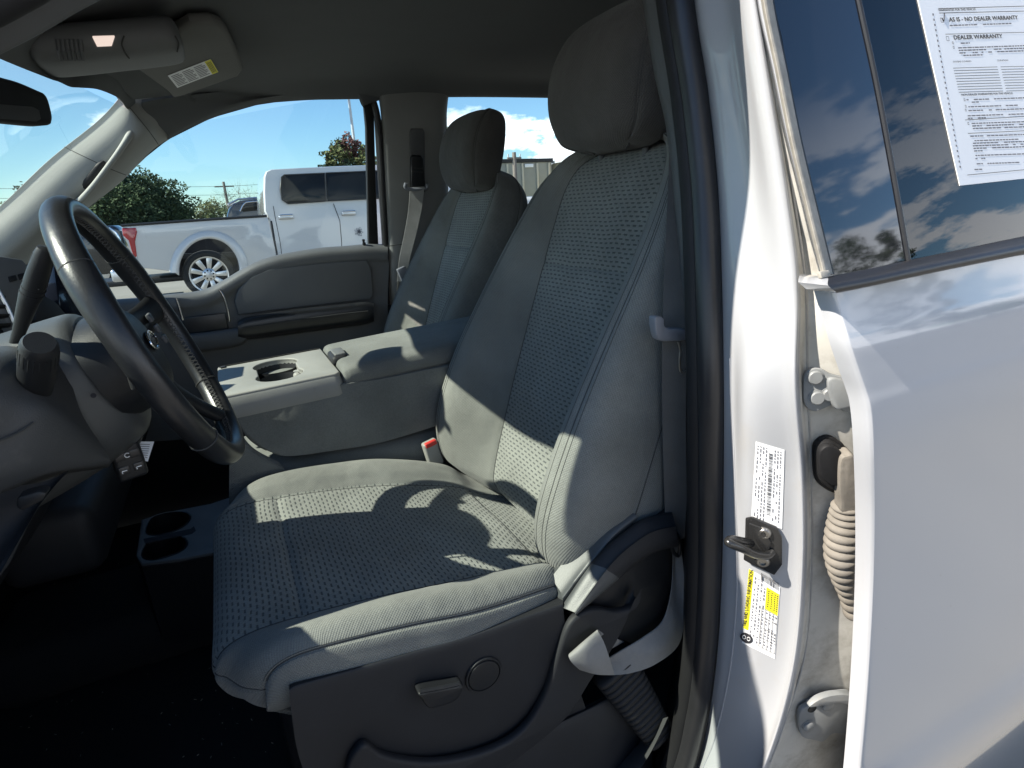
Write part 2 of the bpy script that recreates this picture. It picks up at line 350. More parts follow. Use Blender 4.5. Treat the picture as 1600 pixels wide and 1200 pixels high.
def thick(mb, P, m, off, uvs=None, matf=None):
    """grid surface with a real back face offset by vector off"""
    P = np.asarray(P, float); off = np.array(off, float)
    Q = P + off
    nu, nv = P.shape[:2]
    mb.grid(P, m, matf=matf)
    mb.grid(Q[:, ::-1], m)
    for a, b in ((P[0], Q[0]), (P[-1], Q[-1]), (P[:, 0], Q[:, 0]), (P[:, -1], Q[:, -1])): mb.grid(np.stack([a, b]), m)
def frame(o, ex, ey):
    ex = Vector(ex).normalized(); ey = Vector(ey); ez = ex.cross(ey).normalized(); ey = ez.cross(ex)
    M = Matrix((ex, ey, ez)).transposed().to_4x4(); M.translation = Vector(o); return M
def plate(mb, outline, holes, M, th, m, bev=.003):
    c = bpy.data.curves.new('p', 'CURVE'); c.dimensions = '2D'; c.fill_mode = 'BOTH'; c.extrude = max(th/2-bev, .0001); c.bevel_depth = bev; c.offset = -bev; c.bevel_resolution = 2
    Mi = M.inverted()
    for loop in [outline]+list(holes):
        s = c.splines.new('POLY'); s.points.add(len(loop)-1); s.use_cyclic_u = True
        for q, p in zip(s.points, loop):
            v = Mi @ Vector(p); q.co = (v.x, v.y, 0, 1)
    ob = bpy.data.objects.new('p', c); sc.collection.objects.link(ob); dg = bpy.context.evaluated_depsgraph_get(); dg.update()
    me = ob.evaluated_get(dg).to_mesh(); vs = [mb.bm.verts.new(M @ v.co) for v in me.vertices]
    for p in me.polygons: mb.face([vs[i] for i in p.vertices], m)
    ob.evaluated_get(dg).to_mesh_clear(); bpy.data.objects.remove(ob); bpy.data.curves.remove(c)
    bmesh.ops.remove_doubles(mb.bm, verts=vs, dist=1e-5)
def loop(pts, n=90): return [Vector(p) for p in cr(pts, n, closed=True)]
def pxl(pts, **k): return [at(x, y, **k) for x, y in pts]

# ================================================================= the truck we look into
truck = thing('pickup_truck', 'white pickup with its front door open, showing grey cloth seats and black steering wheel', 'pickup truck')

# ---------- cab shell: floor, firewall, roof, back wall (hidden faces that keep light out)
mb = MB()
mb.rbox((.62, 0, .52), (3.0, 1.62, .04), 'carpet', .01)
mb.rbox((.2, .16, .60), (1.6, .30, .14), 'carpet', .05)                    # tunnel
mb.rbox((-.72, 0, .85), (.05, 1.7, .95), 'carpet', .01); mb.rbox((-.42, -.775, .72), (.66, .03, .42), 'carpet', .01)                    # firewall
mb.rbox((-.02, -.66, .545), (.9, .3, .03), 'carpet', .01)
cabfloor = mb.build('floor_carpet', truck)
mb = MB()
nx, ny = 26, 25
P = []
for i in range(nx):
    x = -.16 + 2.12*i/(nx-1); row = []
    for j in range(ny):
        y = -.70 + 1.40*j/(ny-1)
        row.append((x, y, 1.962 - .028*(y/.7)**2 - .02*abs(y/.7)**8 - .07*max(0, (.25-x)/.41)**2))
    P.append(row)
thick(mb, P, 'white_paint', (0, 0, -.012))
roof = mb.build('roof_panel', truck)
mb = MB()
mb.rbox((2.0, 0, 1.0), (.05, 1.66, 1.0), 'trim_light', .02)
mb.rbox((2.0, 0, 1.88), (.05, 1.5, .12), 'trim_light', .02)
for y in (-.74, .74): mb.rbox((2.0, y, 1.65), (.05, .14, .45), 'trim_light', .02)
mb.build('cab_rear_wall', truck)

# ---------- headliner
hx = [-.165, -.12, -.06, 0, .3, .52, .8, 1.1, 1.4, 1.9]
hz = [1.808, 1.826, 1.842, 1.856, 1.882, 1.889, 1.900, 1.905, 1.905, 1.895]
hy = [-.72, -.66, -.55, -.35, -.12, .12, .35, .55, .64, .71, .74]
G = []
for i, (x, z) in enumerate(zip(hx, hz)):
    row = []
    for y in hy:
        if i < 4: y = y*(.80, .84, .90, .97)[i]
        sweep = .05*(abs(y)/.74)**2 if i < 4 else .05*(abs(y)/.74)**2*max(0, 1-(i-3)/3)
        drop = .012*(abs(y)/.6)**2 + (.035 if abs(y) > .69 else (.006 if abs(y) > .6 else 0))
        row.append((x+sweep*1.0, y, z-drop))
    G.append(row)
mb = MB(); thick(mb, cr2(G, 70, 60), 'roofcloth', (0, 0, .012))
headliner = mb.build('headliner', truck)
# roof pillar-side rail from headliner edge down to the window tops, passenger side
WP0 = Vector((0, .85, 1.375)); WN = Vector((0, -.97, -.243))               # passenger side-glass plane
def wp(x, y, off=0): return atp(x, y, WP0 + WN*off, WN)
wintop_f = [(572, 172), (560, 152), (530, 148), (480, 152), (430, 159), (390, 167), (345, 180), (300, 198), (262, 218)]
rail_u = [(.62, .72, 1.868), (.56, .70, 1.87), (.50, .70, 1.868), (.38, .70, 1.862), (.28, .695, 1.856), (.18, .69, 1.848), (.08, .685, 1.836), (-.03, .675, 1.82), (-.12, .655, 1.80)]
rows = [[tuple(wp(x, y, .006)) for x, y in wintop_f], [tuple(wp(x, y, .04) + Vector((0, 0, .015))) for x, y in wintop_f], [tuple(Vector(u)+Vector((0, .02, -.015))) for u in rail_u], rail_u]
mb = MB(); thick(mb, cr2(rows, 14, 60), 'roofcloth', (0, .02, .01))
rail_pts = [(840, 120), (780, 122), (730, 127), (700, 133), (694, 165)]
mb.grid(cr2([[tuple(wp(x, y, .006)) for x, y in [(572, 165), (590, 152), (640, 140), (690, 131), (780, 121), (900, 112), (1200, 92)]],
             [(.56, .70, 1.872), (.58, .70, 1.876), (.66, .70, 1.88), (.76, .70, 1.885), (.95, .71, 1.89), (1.2, .71, 1.89), (1.9, .71, 1.88)]], 6, 40), 'roofcloth')
mb.build('roof_rail_trim', truck)

# ---------- windscreen and its A-pillar trim on the far side
wsn = Vector((-.60, 0, .80)).normalized()
mb = MB()
P = []
for i in range(9):
    t = i/8
    row = []
    for j in range(13):
        y = -.74 + 1.48*j/12
        x = -.255 - .80*t + .12*(abs(y)/.74)**2; z = 1.795 - .545*t - .012*(abs(y)/.74)**2
        row.append((x, y*(1+.05*t), z))
    P.append(row)
mb.grid(cr2(P, 20, 30), 'windscreen_glass')
mb.build('windshield', truck)
W_ = [(230, 96, .69), (190, 140, .655), (184, 155, .66), (150, 191, .675), (75, 251, .70), (0, 322, .735), (-100, 405, .77), (-220, 500, .80)]
V_ = [(330, 172, 0), (266, 214, 0), (240, 232, 0), (214, 256, 0), (186, 284, 0), (130, 330, 0), (50, 405, 0), (-70, 500, 0)]
G = []; ki = -1
for (a, b, y), (c, d, _) in zip(W_, V_):
    ki += 1; g_ = (-.2, .35, .9, 1, 1, 1, 1, 1)[ki]
    p = at(a, b, Y=y); q = wp(c, d, .004); n = Vector((.12, -1, -.12)).normalized()
    e = q-p
    G.append([tuple(p + Vector((-.004, .03, -.012))), tuple(p), tuple(p + e*.08 + n*.010*g_), tuple(p+e*.34+n*.052*g_), tuple(p+e*.66+n*.078*g_), tuple(p+e*.88+n*.050*g_), tuple(q+n*.006*g_), tuple(q + Vector((0, .03, 0)))])
mb = MB(); Pp = cr2(G, 60, 40); mb.grid(Pp, 'trim_light')
# joint between the trim pieces
def along(P, i, off=.001): return [tuple(Vector(p)+Vector((.35, -.9, .25))*off) for p in P[i, 4:34]]
for i in (14, 31): mb.tube(along(Pp, i, .0004), .0009, 'seam', 6)
apillar = mb.build('pillar_trim', truck)
hdl = [(214, 192, .69), (201, 214, .652), (185, 238, .642), (166, 264, .652), (147, 289, .668), (128, 311, .69), (112, 324, .75)]
mb = MB(); pts = cr([tuple(at(x, y, Y=Y)) for x, y, Y in hdl], 24); mb.tube(V3(pts), list(.0085+.008*np.abs(np.linspace(-1, 1, 24))**3), 'trim_light', 12, flat=.8)
mb.build('grab_handle', apillar)
mb = MB(); gp = cr([tuple(at(x, y, Y=Y)) for x, y, Y in [(163, 252, .665), (154, 266, .672), (137, 286, .69), (119, 301, .71)]], 10)
mb.tube(V3(gp), [.004, .010, .013, .013, .013, .013, .013, .012, .009, .004], 'plastic_dark', 12, flat=.7)  # dark solid bar stands for the shade inside the grip opening
mb.build('grip_shade', apillar)
# near-side header and A-pillar at the upper left corner of the door opening
mb = MB()
a = [at(-260, 205, Y=-.66), at(-60, 112, Y=-.66), at(60, 52, Y=-.66), at(160, -4, Y=-.66), at(420, -130, Y=-.66), at(700, -210, Y=-.68), at(1000, -260, Y=-.70)]
b = [at(-260, 130, Y=-.70), at(-60, 50, Y=-.70), at(40, 0, Y=-.70), at(120, -45, Y=-.70), at(400, -180, Y=-.70), at(700, -260, Y=-.71), at(1000, -300, Y=-.72)]
up_ = [p + Vector((-.01, .05, .05)) for p in a]
mb.grid(cr2([V3(up_), V3(a), V3([(p+q)/2+Vector((.008, -.004, 0)) for p, q in zip(a, b)]), V3(b)], 12, 50), 'plastic_grey')
mb.build('roof_side_trim', truck)
mb = MB()
mb.tube(V3(cr(V3([p+Vector((0, -.012, .004)) for p in b]), 50)), .014, 'rubber', 14)
mb.build('weather_strip', truck)
mb = MB()
mb.tube(V3(cr(V3([p+Vector((-.05, -.02, .045)) for p in b]), 50)), .040, 'white_paint', 14)
mb.build('roof_rail', truck)
mb = MB(); mb.tube(V3(cr(V3([Vector((-1.05, -.88, 1.08)), Vector((-.80, -.855, 1.24)), Vector((-.50, -.82, 1.42)), b[0]+Vector((-.05, -.03, .03)), b[1]+Vector((-.05, -.02, .045))]), 30)), .052, 'white_paint', 14, flat=.8); mb.build('front_pillar', truck)
# header: cloth edge that frames the windscreen top and dark ceramic band of the glass
wq0 = Vector((-.19, .66, 1.784)); wqn = Vector((-.58, 0, .81)).normalized()
He = [(200, 168), (186, 156), (181, 148), (170, 138), (140, 125), (110, 121), (94, 119), (75, 110), (56, 103)]
h0 = [atp(x, y, wq0, wqn)-wqn*.014 for x, y in He]
def hu_(x, y, dy2, dz):
    return at(x+dy2*.35, y-dy2, Z=1.835+dz)
h1 = [p + Vector((.004, 0, -.006)) for p in h0]; h2 = [p*.6 + hu_(x, y, 45, 0)*.4 + Vector((0, 0, -.010)) for p, (x, y) in zip(h0, He)]
h3 = [hu_(x, y, 48, .006) for x, y in He]
hl_ = h0[-1]
for t_, yy_ in ((.25, None), (.5, None), (.75, None), (1, None)):
    e_ = hl_.lerp(Vector((-.20, -.62, 1.742)), t_) + Vector((-.055*math.sin(PI*t_), 0, .0)); h0.append(e_); h1.append(e_+Vector((.004, 0, -.006))); h2.append(e_+Vector((.05, 0, .022))); h3.append(e_+Vector((.13, 0, .072)))
mb = MB(); mb.grid(cr2([V3([p+Vector((-.01, 0, .012)) for p in h0]), V3(h0), V3(h1), V3(h2), V3(h3), V3([p+Vector((.10, 0, .024)) for p in h3])], 26, 60), 'roofcloth'); mb.build('windshield_header', truck)

# ---------- overhead console with lit map lamp
mb = MB()
def rboxM(mb, o, ex, ey, sx_, sy_, sz_, m, r): mb.rbox(None, (sx_, sy_, sz_), m, r, 4, M=frame(o, ex, ey))
# console body as a loft from the windscreen end back
G = []
for (x, y, Y) in [(52, 78, .0), (62, 74, .0), (120, 70, .0), (190, 64, .0), (262, 56, .0), (286, 52, .0), (292, 50, 0)]:
    p = at(x, y, Y=-.02); G.append(p)
Mo = frame(at(172, 74, Y=.03), (at(280, 62, Y=.03)-at(60, 84, Y=.03)), (0, 1, 0))
L_ = (at(285, 60, Y=.03)-at(52, 84, Y=.03)).length
secs = []
for k, t in enumerate([0, .02, .08, .25, .5, .75, .92, .98, 1]):
    s = [0.2, .72, .95, 1, 1, 1, .96, .78, .3][k]
    row = []
    for q in range(24):
        a = q*2*PI/24; ca, sa = math.cos(a), math.sin(a)
        row.append(tuple(Mo @ Vector(((t-.5)*L_, .085*s*(abs(ca)**.6)*np.sign(ca), -.0 + .030*s*(abs(sa)**.7)*np.sign(sa)))))
    secs.append(row)
V = mb.grid(cr(np.array(secs).reshape(9, -1), 40).reshape(40, 24, 3), 'panel_grey', closev=True); mb.face(V[0], 'panel_grey'); mb.face(V[-1], 'panel_grey')
oc = mb.build('overhead_console', truck)
from mathutils.bvhtree import BVHTree
def bvh_of(o):
    b_ = bmesh.new(); b_.from_mesh(o.data); b_.transform(Matrix.Translation(abspos(o))); t_ = BVHTree.FromBMesh(b_); b_.free(); return t_
def hit(t_, x, y, d=.001, fb=None):
    r_ = ray(x, y).normalized(); h, n, i, q_ = t_.ray_cast(CAM, r_)
    if h is None: return fb if fb is not None else at(x, y, Y=.0)
    if n.dot(r_) > 0: n = -n
    return h + n*d
octree = bvh_of(oc)
def ovl(x, y, d=.0): return hit(octree, x, y, max(d, .0005))
mb = MB(); mb.prism([ovl(144, 56, .001), ovl(179, 55, .001), ovl(174, 69, .001), ovl(151, 70, .001)], Vector((0, -.001, -.003)), 'lamp_glow', .0006)
mb.build('map_lamp', oc)
mb = MB()
for t in range(6):
    x = 92+7*t; mb.tube([ovl(x-2, 62, .0), ovl(x, 76, .003), ovl(x+3, 92, .0)], .0035, 'plastic_grey', 8)
mb.build('vent_ribs', oc)
mb = MB()
mb.tube(V3(cr(V3([ovl(194, 56, .001), ovl(190, 68, .003), ovl(196, 82, .004), ovl(201, 89, .002)]), 12)), .0012, 'seam', 6)
mb.build('bin_seam', oc)
mb = MB(); mb.tube(V3(cr(V3([ovl(273, 56, .001), ovl(277, 66, .003), ovl(276, 79, .002)]), 12)), .0012, 'seam', 6)
mb.build('bin_seam', oc)

# ---------- far sun visor with its warning label
vp0 = Vector((.02, .35, 1.822)); vn = Vector((-.10, .06, 1)).normalized()
vo = [(205, 96), (262, 138), (268, 146), (282, 144), (372, 112), (379, 102), (372, 82), (356, 46), (346, 33), (330, 27), (295, 28), (240, 60)]
def vis(x, y, d=0): return atp(x, y, vp0 - vn*d, vn)
mb = MB(); plate(mb, [vis(x, y) for x, y in vo], [], frame(vp0, (1, 0, .1), vn.cross(Vector((1, 0, .1)))), .022, 'visor_cloth', .009)
visor = mb.build('sun_visor', truck)
mb = MB()
la, lb, lc, ld = vis(262, 118, .0122), vis(329, 92, .0122), vis(341, 112, .0122), vis(277, 137, .0122)
mb.prism([la, lb, lc, ld], -vn*.0006, 'sticker_white')
def lerp2(a, b, c, d, u, v): return (a*(1-u)+b*u)*(1-v) + (d*(1-u)+c*u)*v
o = -vn*.0009
mb.poly([lerp2(la, lb, lc, ld, u, v)+o for u, v in ((.86, 0), (1, 0), (1, 1), (.86, 1))], 'yellow')
for k in range(8):
    for j in range(3):
        u0 = .05+j*.27; v = .1+k*.105
        mb.poly([lerp2(la, lb, lc, ld, u, vv)+o for u, vv in ((u0, v), (u0+.235*(1 if k % 3 else .8), v), (u0+.235*(1 if k % 3 else .8), v+.045), (u0, v+.045))], 'ink_grey')
for j in range(4):
    mb.poly([lerp2(la, lb, lc, ld, u, vv)+o*1.3 for u, vv in ((.885+.026*j, .1), (.895+.026*j, .1), (.895+.026*j, .9), (.885+.026*j, .9))], 'ink')
mb.build('warning_label', visor)

# ---------- rear view mirror
mo = [(-60, 118), (0, 124), (45, 141), (60, 150), (68, 172), (70, 190), (60, 197), (0, 192), (-60, 187)]
mc = at(20, 160, Y=-.05)
mnn = Vector((.80, -.50, -.12)).normalized()
mb = MB(); Mm = frame(mc, Vector((.5, .8, 0)), Vector((0, 0, 1)))
mnn = (Mm.to_3x3() @ Vector((0, 0, 1))); mnn = mnn if mnn.dot(CAM-mc) > 0 else -mnn
mo3 = [atp(x, y, mc, mnn) for x, y in mo]
plate(mb, loop(V3(mo3), 60), [], Mm, .035, 'rubber', .008)
mirror = mb.build('rear_view_mirror', truck)
mi3 = [atp(x, y, mc + mnn*.0182, mnn) for x, y in [(-60, 165), (0, 163), (50, 167), (60, 172), (63, 186), (56, 190), (0, 186), (-60, 182)]]
mb = MB(); mb.prism(mi3, mnn*.0012, 'mirror'); mb.build('mirror_glass', mirror)

# ---------- far B-pillar, door frame, side glass
mb = MB()
Mw = frame(WP0, (1, 0, 0), (0, -.243, .97))
fwin = [(575, 382), (573, 300), (571, 200), (568, 168), (560, 151), (530, 148), (480, 152), (400, 164), (330, 184), (262, 218), (214, 256), (186, 284), (130, 332), (60, 400), (-20, 480), (250, 500), (400, 420), (470, 396)]
outer = [(592, 420), (586, 280), (583, 165), (572, 140), (530, 134), (480, 138), (400, 150), (325, 170), (250, 206), (200, 246), (160, 280), (100, 330), (20, 400), (-70, 470), (-90, 560), (250, 600), (592, 560)]
plate(mb, [wp(x, y, -.012) for x, y in outer], [[wp(x, y, -.012) for x, y in fwin]], Mw @ Matrix.Translation((0, 0, -.012)), .024, 'rubber', .004)
dframe = mb.build('door_frame', truck)
mb = MB(); mb.poly([wp(x, y, -.014) for x, y in [(580, 400), (575, 140), (262, 200), (-80, 500), (-80, 560), (250, 540)]], 'side_glass'); mb.build('window_glass', dframe)
# white sliver of the far door edge / bodyside between door seal and pillar
mb = MB(); mb.grid([[tuple(wp(x, y, .004)) for x, y in [(583, 160), (590, 280), (597, 385), (604, 480)]], [tuple(wp(x+5, y, .004)) for x, y in [(583, 160), (590, 280), (598, 385), (608, 480)]]], 'white_paint')
mb.build('body_side', truck)
mb = MB(); mb.tube(V3(cr([tuple(wp(x, y, .012)) for x, y in [(566, 142), (582, 156), (592, 200), (598, 290), (604, 400), (610, 520)]], 30)), .011, 'rubber_satin', 12)
mb.build('weather_strip', truck)
# B pillar trim
bpo = [(592, 148), (640, 141), (694, 132), (695, 200), (697, 300), (700, 372), (700, 600), (606, 600), (603, 400), (596, 260)]
mb = MB()
rows = []
for y, (x0, x1) in zip((132, 180, 240, 300, 372, 450, 600), ((588, 703), (595, 698), (598, 697), (601, 700), (605, 704), (608, 712), (612, 730))):
    o = .012 if y < 400 else .02
    r = [wp(x0, y, 0), wp(x0+1, y, o*1.4), wp(x0+10, y, o*2.6), wp((x0+x1)/2-8, y, o*3.0), wp((x0+x1)/2+14, y, o*3.0), wp(x1-10, y, o*2.4), wp(x1-1, y, o), wp(x1, y, -.02)]
    rows.append(V3(r))
mb.grid(cr2(rows, 50, 36), 'pillar_grey')
mb.tube([wp(604, 385, .030), wp(625, 382, .038), wp(690, 377, .032)], .0015, 'seam', 6)
bpil = mb.build('pillar_trim', truck)
mb = MB(); plate(mb, [wp(x, y, .040) for x, y in [(640, 206), (642, 201), (660, 201), (663, 206), (664, 300), (641, 300)]], [], Mw @ Matrix.Translation((0, 0, .040)), .008, 'plastic_grey', .002)
mb.build('belt_slider', bpil)
mb = MB(); plate(mb, [wp(x, y, .048) for x, y in [(641, 246), (645, 242), (656, 243), (661, 248), (664, 288), (660, 294), (644, 294), (641, 288)]], [], Mw @ Matrix.Translation((0, 0, .048)), .018, 'plastic_black', .005)
mb.tube([wp(643, 262, .058), wp(661, 263, .058)], .0012, 'seam', 6); mb.tube([wp(643, 268, .058), wp(661, 269, .058)], .0012, 'seam', 6)
mb.build('slider_button', bpil)
mb = MB(); mb.tube(V3(cr([tuple(wp(x, y, .062)) for x, y in [(634, 286), (634, 294), (648, 296), (666, 294), (667, 287)]], 14)), .006, 'belt_grey', 10)
ring = mb.build('belt_guide', bpil)
mb = MB()
cl = [(652, 292, .06), (648, 330, .075), (640, 370, .09), (632, 405, .10), (628, 440, .10)]
pth = [wp(x, y, o) for x, y, o in cl]
mb.ribbon(cr(V3(pth), 20), [Vector((.048*(1-.35*i/19), -.012, 0)) for i in range(20)], .0016, 'webbing', [Vector((.2, -1, 0))]*20)
belt2 = mb.build('seat_belt', truck)
mb = MB(); mb.rbox(wp(630, 428, .105), (.034, .012, .05), 'belt_grey', .004, rot=Matrix.Rotation(R(-18), 3, 'Y')); mb.tube([wp(622, 440, .105), wp(620, 465, .105), wp(626, 462, .105)], .003, 'steel', 8); mb.build('belt_tongue', belt2)

# rear side window, far side: black rubber frame, rear door card, glass
mb = MB()
rwin = [(700, 142), (697, 160), (698, 240), (700, 320), (706, 345), (760, 342), (860, 328), (1000, 312), (1150, 296), (1300, 280), (1290, 120), (1200, 98), (1000, 108), (840, 120), (730, 129), (712, 132)]
ro = [(694, 128), (692, 240), (696, 330), (698, 420), (720, 700), (1500, 700), (1500, 60), (1200, 72), (840, 104), (720, 118)]
plate(mb, [wp(x, y, -.002) for x, y in ro], [[wp(x, y, -.002) for x, y in rwin]], Mw @ Matrix.Translation((0, 0, -.002)), .02, 'plastic_black', .005)
rdf = mb.build('rear_door_frame', truck)
mb = MB(); mb.poly([wp(x, y, -.006) for x, y in [(694, 118), (694, 380), (1310, 300), (1310, 70)]], 'clear_glass'); mb.build('window_glass', rdf)

# ---------- far front door card
def dy(x, y, off=0): return at(x, y, Y=.85-off)
sill = [(606, 384), (577, 383), (540, 386), (500, 389), (460, 395), (430, 401), (400, 411), (375, 424), (350, 439), (325, 452), (300, 458), (270, 461), (240, 464), (200, 468), (120, 474), (0, 482)]
mb = MB()
up0 = V3([dy(x, y, -.02) for x, y in sill]); rows = [up0]
for off, dd in ((.0, -2), (.018, 1), (.032, 8), (.034, 16)):
    rows.append(V3([dy(x, y+dd+(abs(off-.034) < .001)*4, off) for x, y in sill]))
rows.append(V3([dy(x+2, y+32, .022) for x, y in sill]))
low = [(606, 492), (577, 495), (540, 500), (500, 505), (460, 511), (430, 516), (400, 520), (375, 524), (350, 528), (325, 531), (300, 535), (270, 538), (240, 540), (200, 545), (120, 552), (0, 565)]
rows.append(V3([dy(x, (y+32+y2)/2, .018) for (x, y), (_, y2) in zip(sill, low)]))
rows.append(V3([dy(x, y, .02) for x, y in low]))
rows.append(V3([dy(x, y+150, .02) for x, y in low]))
mb.grid(cr2(rows, 60, 70), 'panel_grey')
door = mb.build('door_panel', truck)
# big scooped recess: raised rim around it
mb = MB()
ins = [(372, 492), (366, 470), (372, 452), (392, 432), (420, 420), (470, 414), (540, 408), (572, 406), (580, 420), (583, 460), (578, 468), (540, 472), (470, 480), (420, 486)]
plate(mb, [dy(x, y, .030) for x, y in ins], [], frame((0, .82, 0), (1, 0, 0), (0, 0, 1)), .012, 'panel_grey', .005)
mb.build('door_insert', door)
mb = MB()   # arm rest: padded black bar
P = []
arm = [(372, 503, 17), (385, 501, 22), (420, 496, 24), (470, 489, 24), (530, 482, 23), (570, 477, 22), (584, 476, 18)]
for x, y, h in arm:
    row = []
    for q in range(20):
        a = q*2*PI/20; ca, sa = math.cos(a), math.sin(a)
        row.append(tuple(dy(x, y + 12 - h*.8*np.sign(sa)*abs(sa)**.7, .045 + .032*np.sign(ca)*abs(ca)**.7)))
    P.append(row)
P = cr(np.array(P).reshape(7, -1), 40).reshape(40, 20, 3); V = mb.grid(P, 'leather', closev=True); mb.face(V[0], 'leather'); mb.face(V[-1], 'leather')
mb.tube(V3(cr([tuple(dy(x, y, .079)) for x, y in [(380, 512), (420, 506), (470, 499), (530, 491), (575, 486)]], 20)), .0018, 'seam', 6)
mb.build('armrest', door)
mb = MB()   # silver-grey lower trim bar and pull
P = []
for x, y, h in [(270, 530, 8), (276, 530, 13), (300, 532, 15), (350, 526, 15), (377, 521, 14), (385, 519, 9)]:
    row = []
    for q in range(16):
        a = q*2*PI/16; ca, sa = math.cos(a), math.sin(a)
        row.append(tuple(dy(x, y + 4 - h*np.sign(sa)*abs(sa)**.5, .040 + .028*np.sign(ca)*abs(ca)**.6)))
    P.append(row)
P = cr(np.array(P).reshape(6, -1), 24).reshape(24, 16, 3); V = mb.grid(P, 'plastic_grey', closev=True); mb.face(V[0], 'plastic_grey'); mb.face(V[-1], 'plastic_grey')
mb.build('door_pull', door)
for c in ([(343, 452), (351, 466), (356, 485), (359, 502)], [(276, 466), (280, 478), (284, 492), (286, 500)]):
    mb = MB(); mb.tube(V3(cr([tuple(dy(x, y, .042)) for x, y in c], 12)), .0048, 'chrome', 10, flat=.7); mb.build('chrome_strip', door)
mb = MB()
plate(mb, [dy(x, y, .036) for x, y in [(286, 496), (352, 488), (358, 515), (288, 522)]], [], frame((0, .814, 0), (1, 0, 0), (0, 0, 1)), .012, 'leather', .004)
mb.build('door_pocket', door)
mb = MB(); mb.cyl(wp(569, 386, .01), wp(569, 379, .01), .006, 'rubber', 12); mb.cyl(wp(569, 383, .01), wp(568, 376, .01), .0035, 'rubber', 12); mb.cyl(wp(568, 377, .01), wp(568, 374, .01), .005, 'rubber', 12)
mb.build('lock_knob', door)
# inner side walls below the doors and the lower dash on the far side keep daylight out
mb = MB(); mb.rbox((.6, .86, .80), (2.7, .02, .70), 'plastic_black', .004); mb.build('door_lining', truck)
# ---------- dashboard
mb = MB()
prof = [(-.98, 1.22), (-.80, 1.275), (-.60, 1.315), (-.44, 1.335), (-.375, 1.325), (-.345, 1.29), (-.34, 1.22), (-.345, 1.12), (-.36, 1.02), (-.42, .95), (-.60, .88)]
G = []
for x, z in prof:
    G.append([(x - .05*(abs(y)/.78)**2, y, z) for y in (-.80, -.6, -.3, 0, .3, .6, .82)])
mb.grid(cr2(G, 50, 24), 'plastic_dark')
dash = mb.build('dashboard', truck)
# centre stack: edge seen left of the wheel, with two square buttons, vent and screen
def ds(x, y, o=0): return atp(x, y, Vector((-.30-o*0, -.05, 1.35)) + Vector((.75, -.62, .2)).normalized()*o, Vector((.75, -.62, .2)).normalized())
sn = Vector((.75, -.62, .2)).normalized()
mb = MB(); mb.prism([ds(x, y) for x, y in [(-80, 402), (2, 400), (36, 405), (52, 425), (60, 470), (40, 500), (22, 520), (-10, 470), (-80, 440)]], -sn*.06, 'panel_grey', .004)
stack = mb.build('center_stack', truck)
for x0 in (14, 29):
    mb = MB(); mb.prism([ds(x, y, .003) for x, y in [(x0, 432-(x0-14)*.25), (x0+11, 429-(x0-14)*.25), (x0+14, 438-(x0-14)*.25), (x0+3, 441-(x0-14)*.25)]], sn*-.006, 'plastic_black', .0012); mb.build('button', stack)
mb = MB(); mb.prism([ds(x, y, -.02) for x, y in [(-60, 450), (0, 455), (28, 520), (10, 570), (-60, 560)]], -sn*.02, 'plastic_black')
for k in range(6): mb.tube([ds(-50, 462+17*k, .0), ds(6+3*k, 466+14*k, .0)], .006, 'plastic_black', 8, flat=.4)
mb.tube([ds(-6, 448, .004), ds(12, 480, .004), ds(34, 530, .004)], .003, 'chrome_soft', 8)
mb.build('air_vent', stack)
sn2 = Vector((.9, -.42, .12)).normalized()
def d2(x, y, o=0): return atp(x, y, Vector((-.27, .02, 1.36)) + sn2*o, sn2)
mb = MB(); mb.prism([d2(x, y) for x, y in [(84, 412), (150, 432), (170, 520), (140, 540), (92, 480)]], -sn2*.04, 'screen', .004)
mb.build('touch_screen', stack)
mb = MB(); mb.prism([d2(x, y, .002) for x, y in [(60, 455), (88, 472), (112, 500), (92, 520), (56, 500)]], -sn2*.03, 'plastic_dark', .003); mb.build('trim_bezel', stack)

# lower dash on the driver's side
def dl(x, y, X): return at(x, y, Y=X)
G = [
 [at(-150, 560, Y=-.50), at(-60, 548, Y=-.48), at(0, 541, Y=-.46), at(50, 536, Y=-.44), at(95, 512, Y=-.42)],
 [at(-150, 575, Y=-.56), at(-60, 560, Y=-.55), at(0, 556, Y=-.54), at(60, 556, Y=-.50), at(104, 560, Y=-.46)],
 [at(-150, 640, Y=-.61), at(-60, 620, Y=-.60), at(0, 612, Y=-.59), at(64, 610, Y=-.55), at(125, 640, Y=-.50)],
 [at(-150, 720, Y=-.62), at(-60, 695, Y=-.61), at(0, 680, Y=-.60), at(80, 650, Y=-.57), at(165, 705, Y=-.50)],
 [at(-150, 790, Y=-.62), at(-60, 765, Y=-.61), at(0, 752, Y=-.60), at(80, 728, Y=-.57), at(172, 722, Y=-.50)],
 [at(-150, 810, Y=-.60), at(-60, 788, Y=-.59), at(0, 776, Y=-.57), at(80, 742, Y=-.54), at(170, 730, Y=-.47)],
 [at(-150, 800, Y=-.45), at(-60, 790, Y=-.45), at(0, 780, Y=-.43), at(80, 750, Y=-.41), at(165, 730, Y=-.38)]]
mb = MB(); mb.grid(cr2([V3(r) for r in G], 60, 40), 'plastic_mid')
mb.tube(V3(cr([tuple(at(x, y, Y=Y)) for x, y, Y in [(-60, 705, -.614), (0, 688, -.604), (30, 675, -.595), (52, 660, -.585)]], 14)), .0014, 'seam', 6)
mb.tube(V3(cr([tuple(at(x, y, Y=Y)) for x, y, Y in [(30, 620, -.58), (42, 640, -.578), (52, 660, -.583)]], 10)), .0014, 'seam', 6)
mb.build('knee_panel', dash)
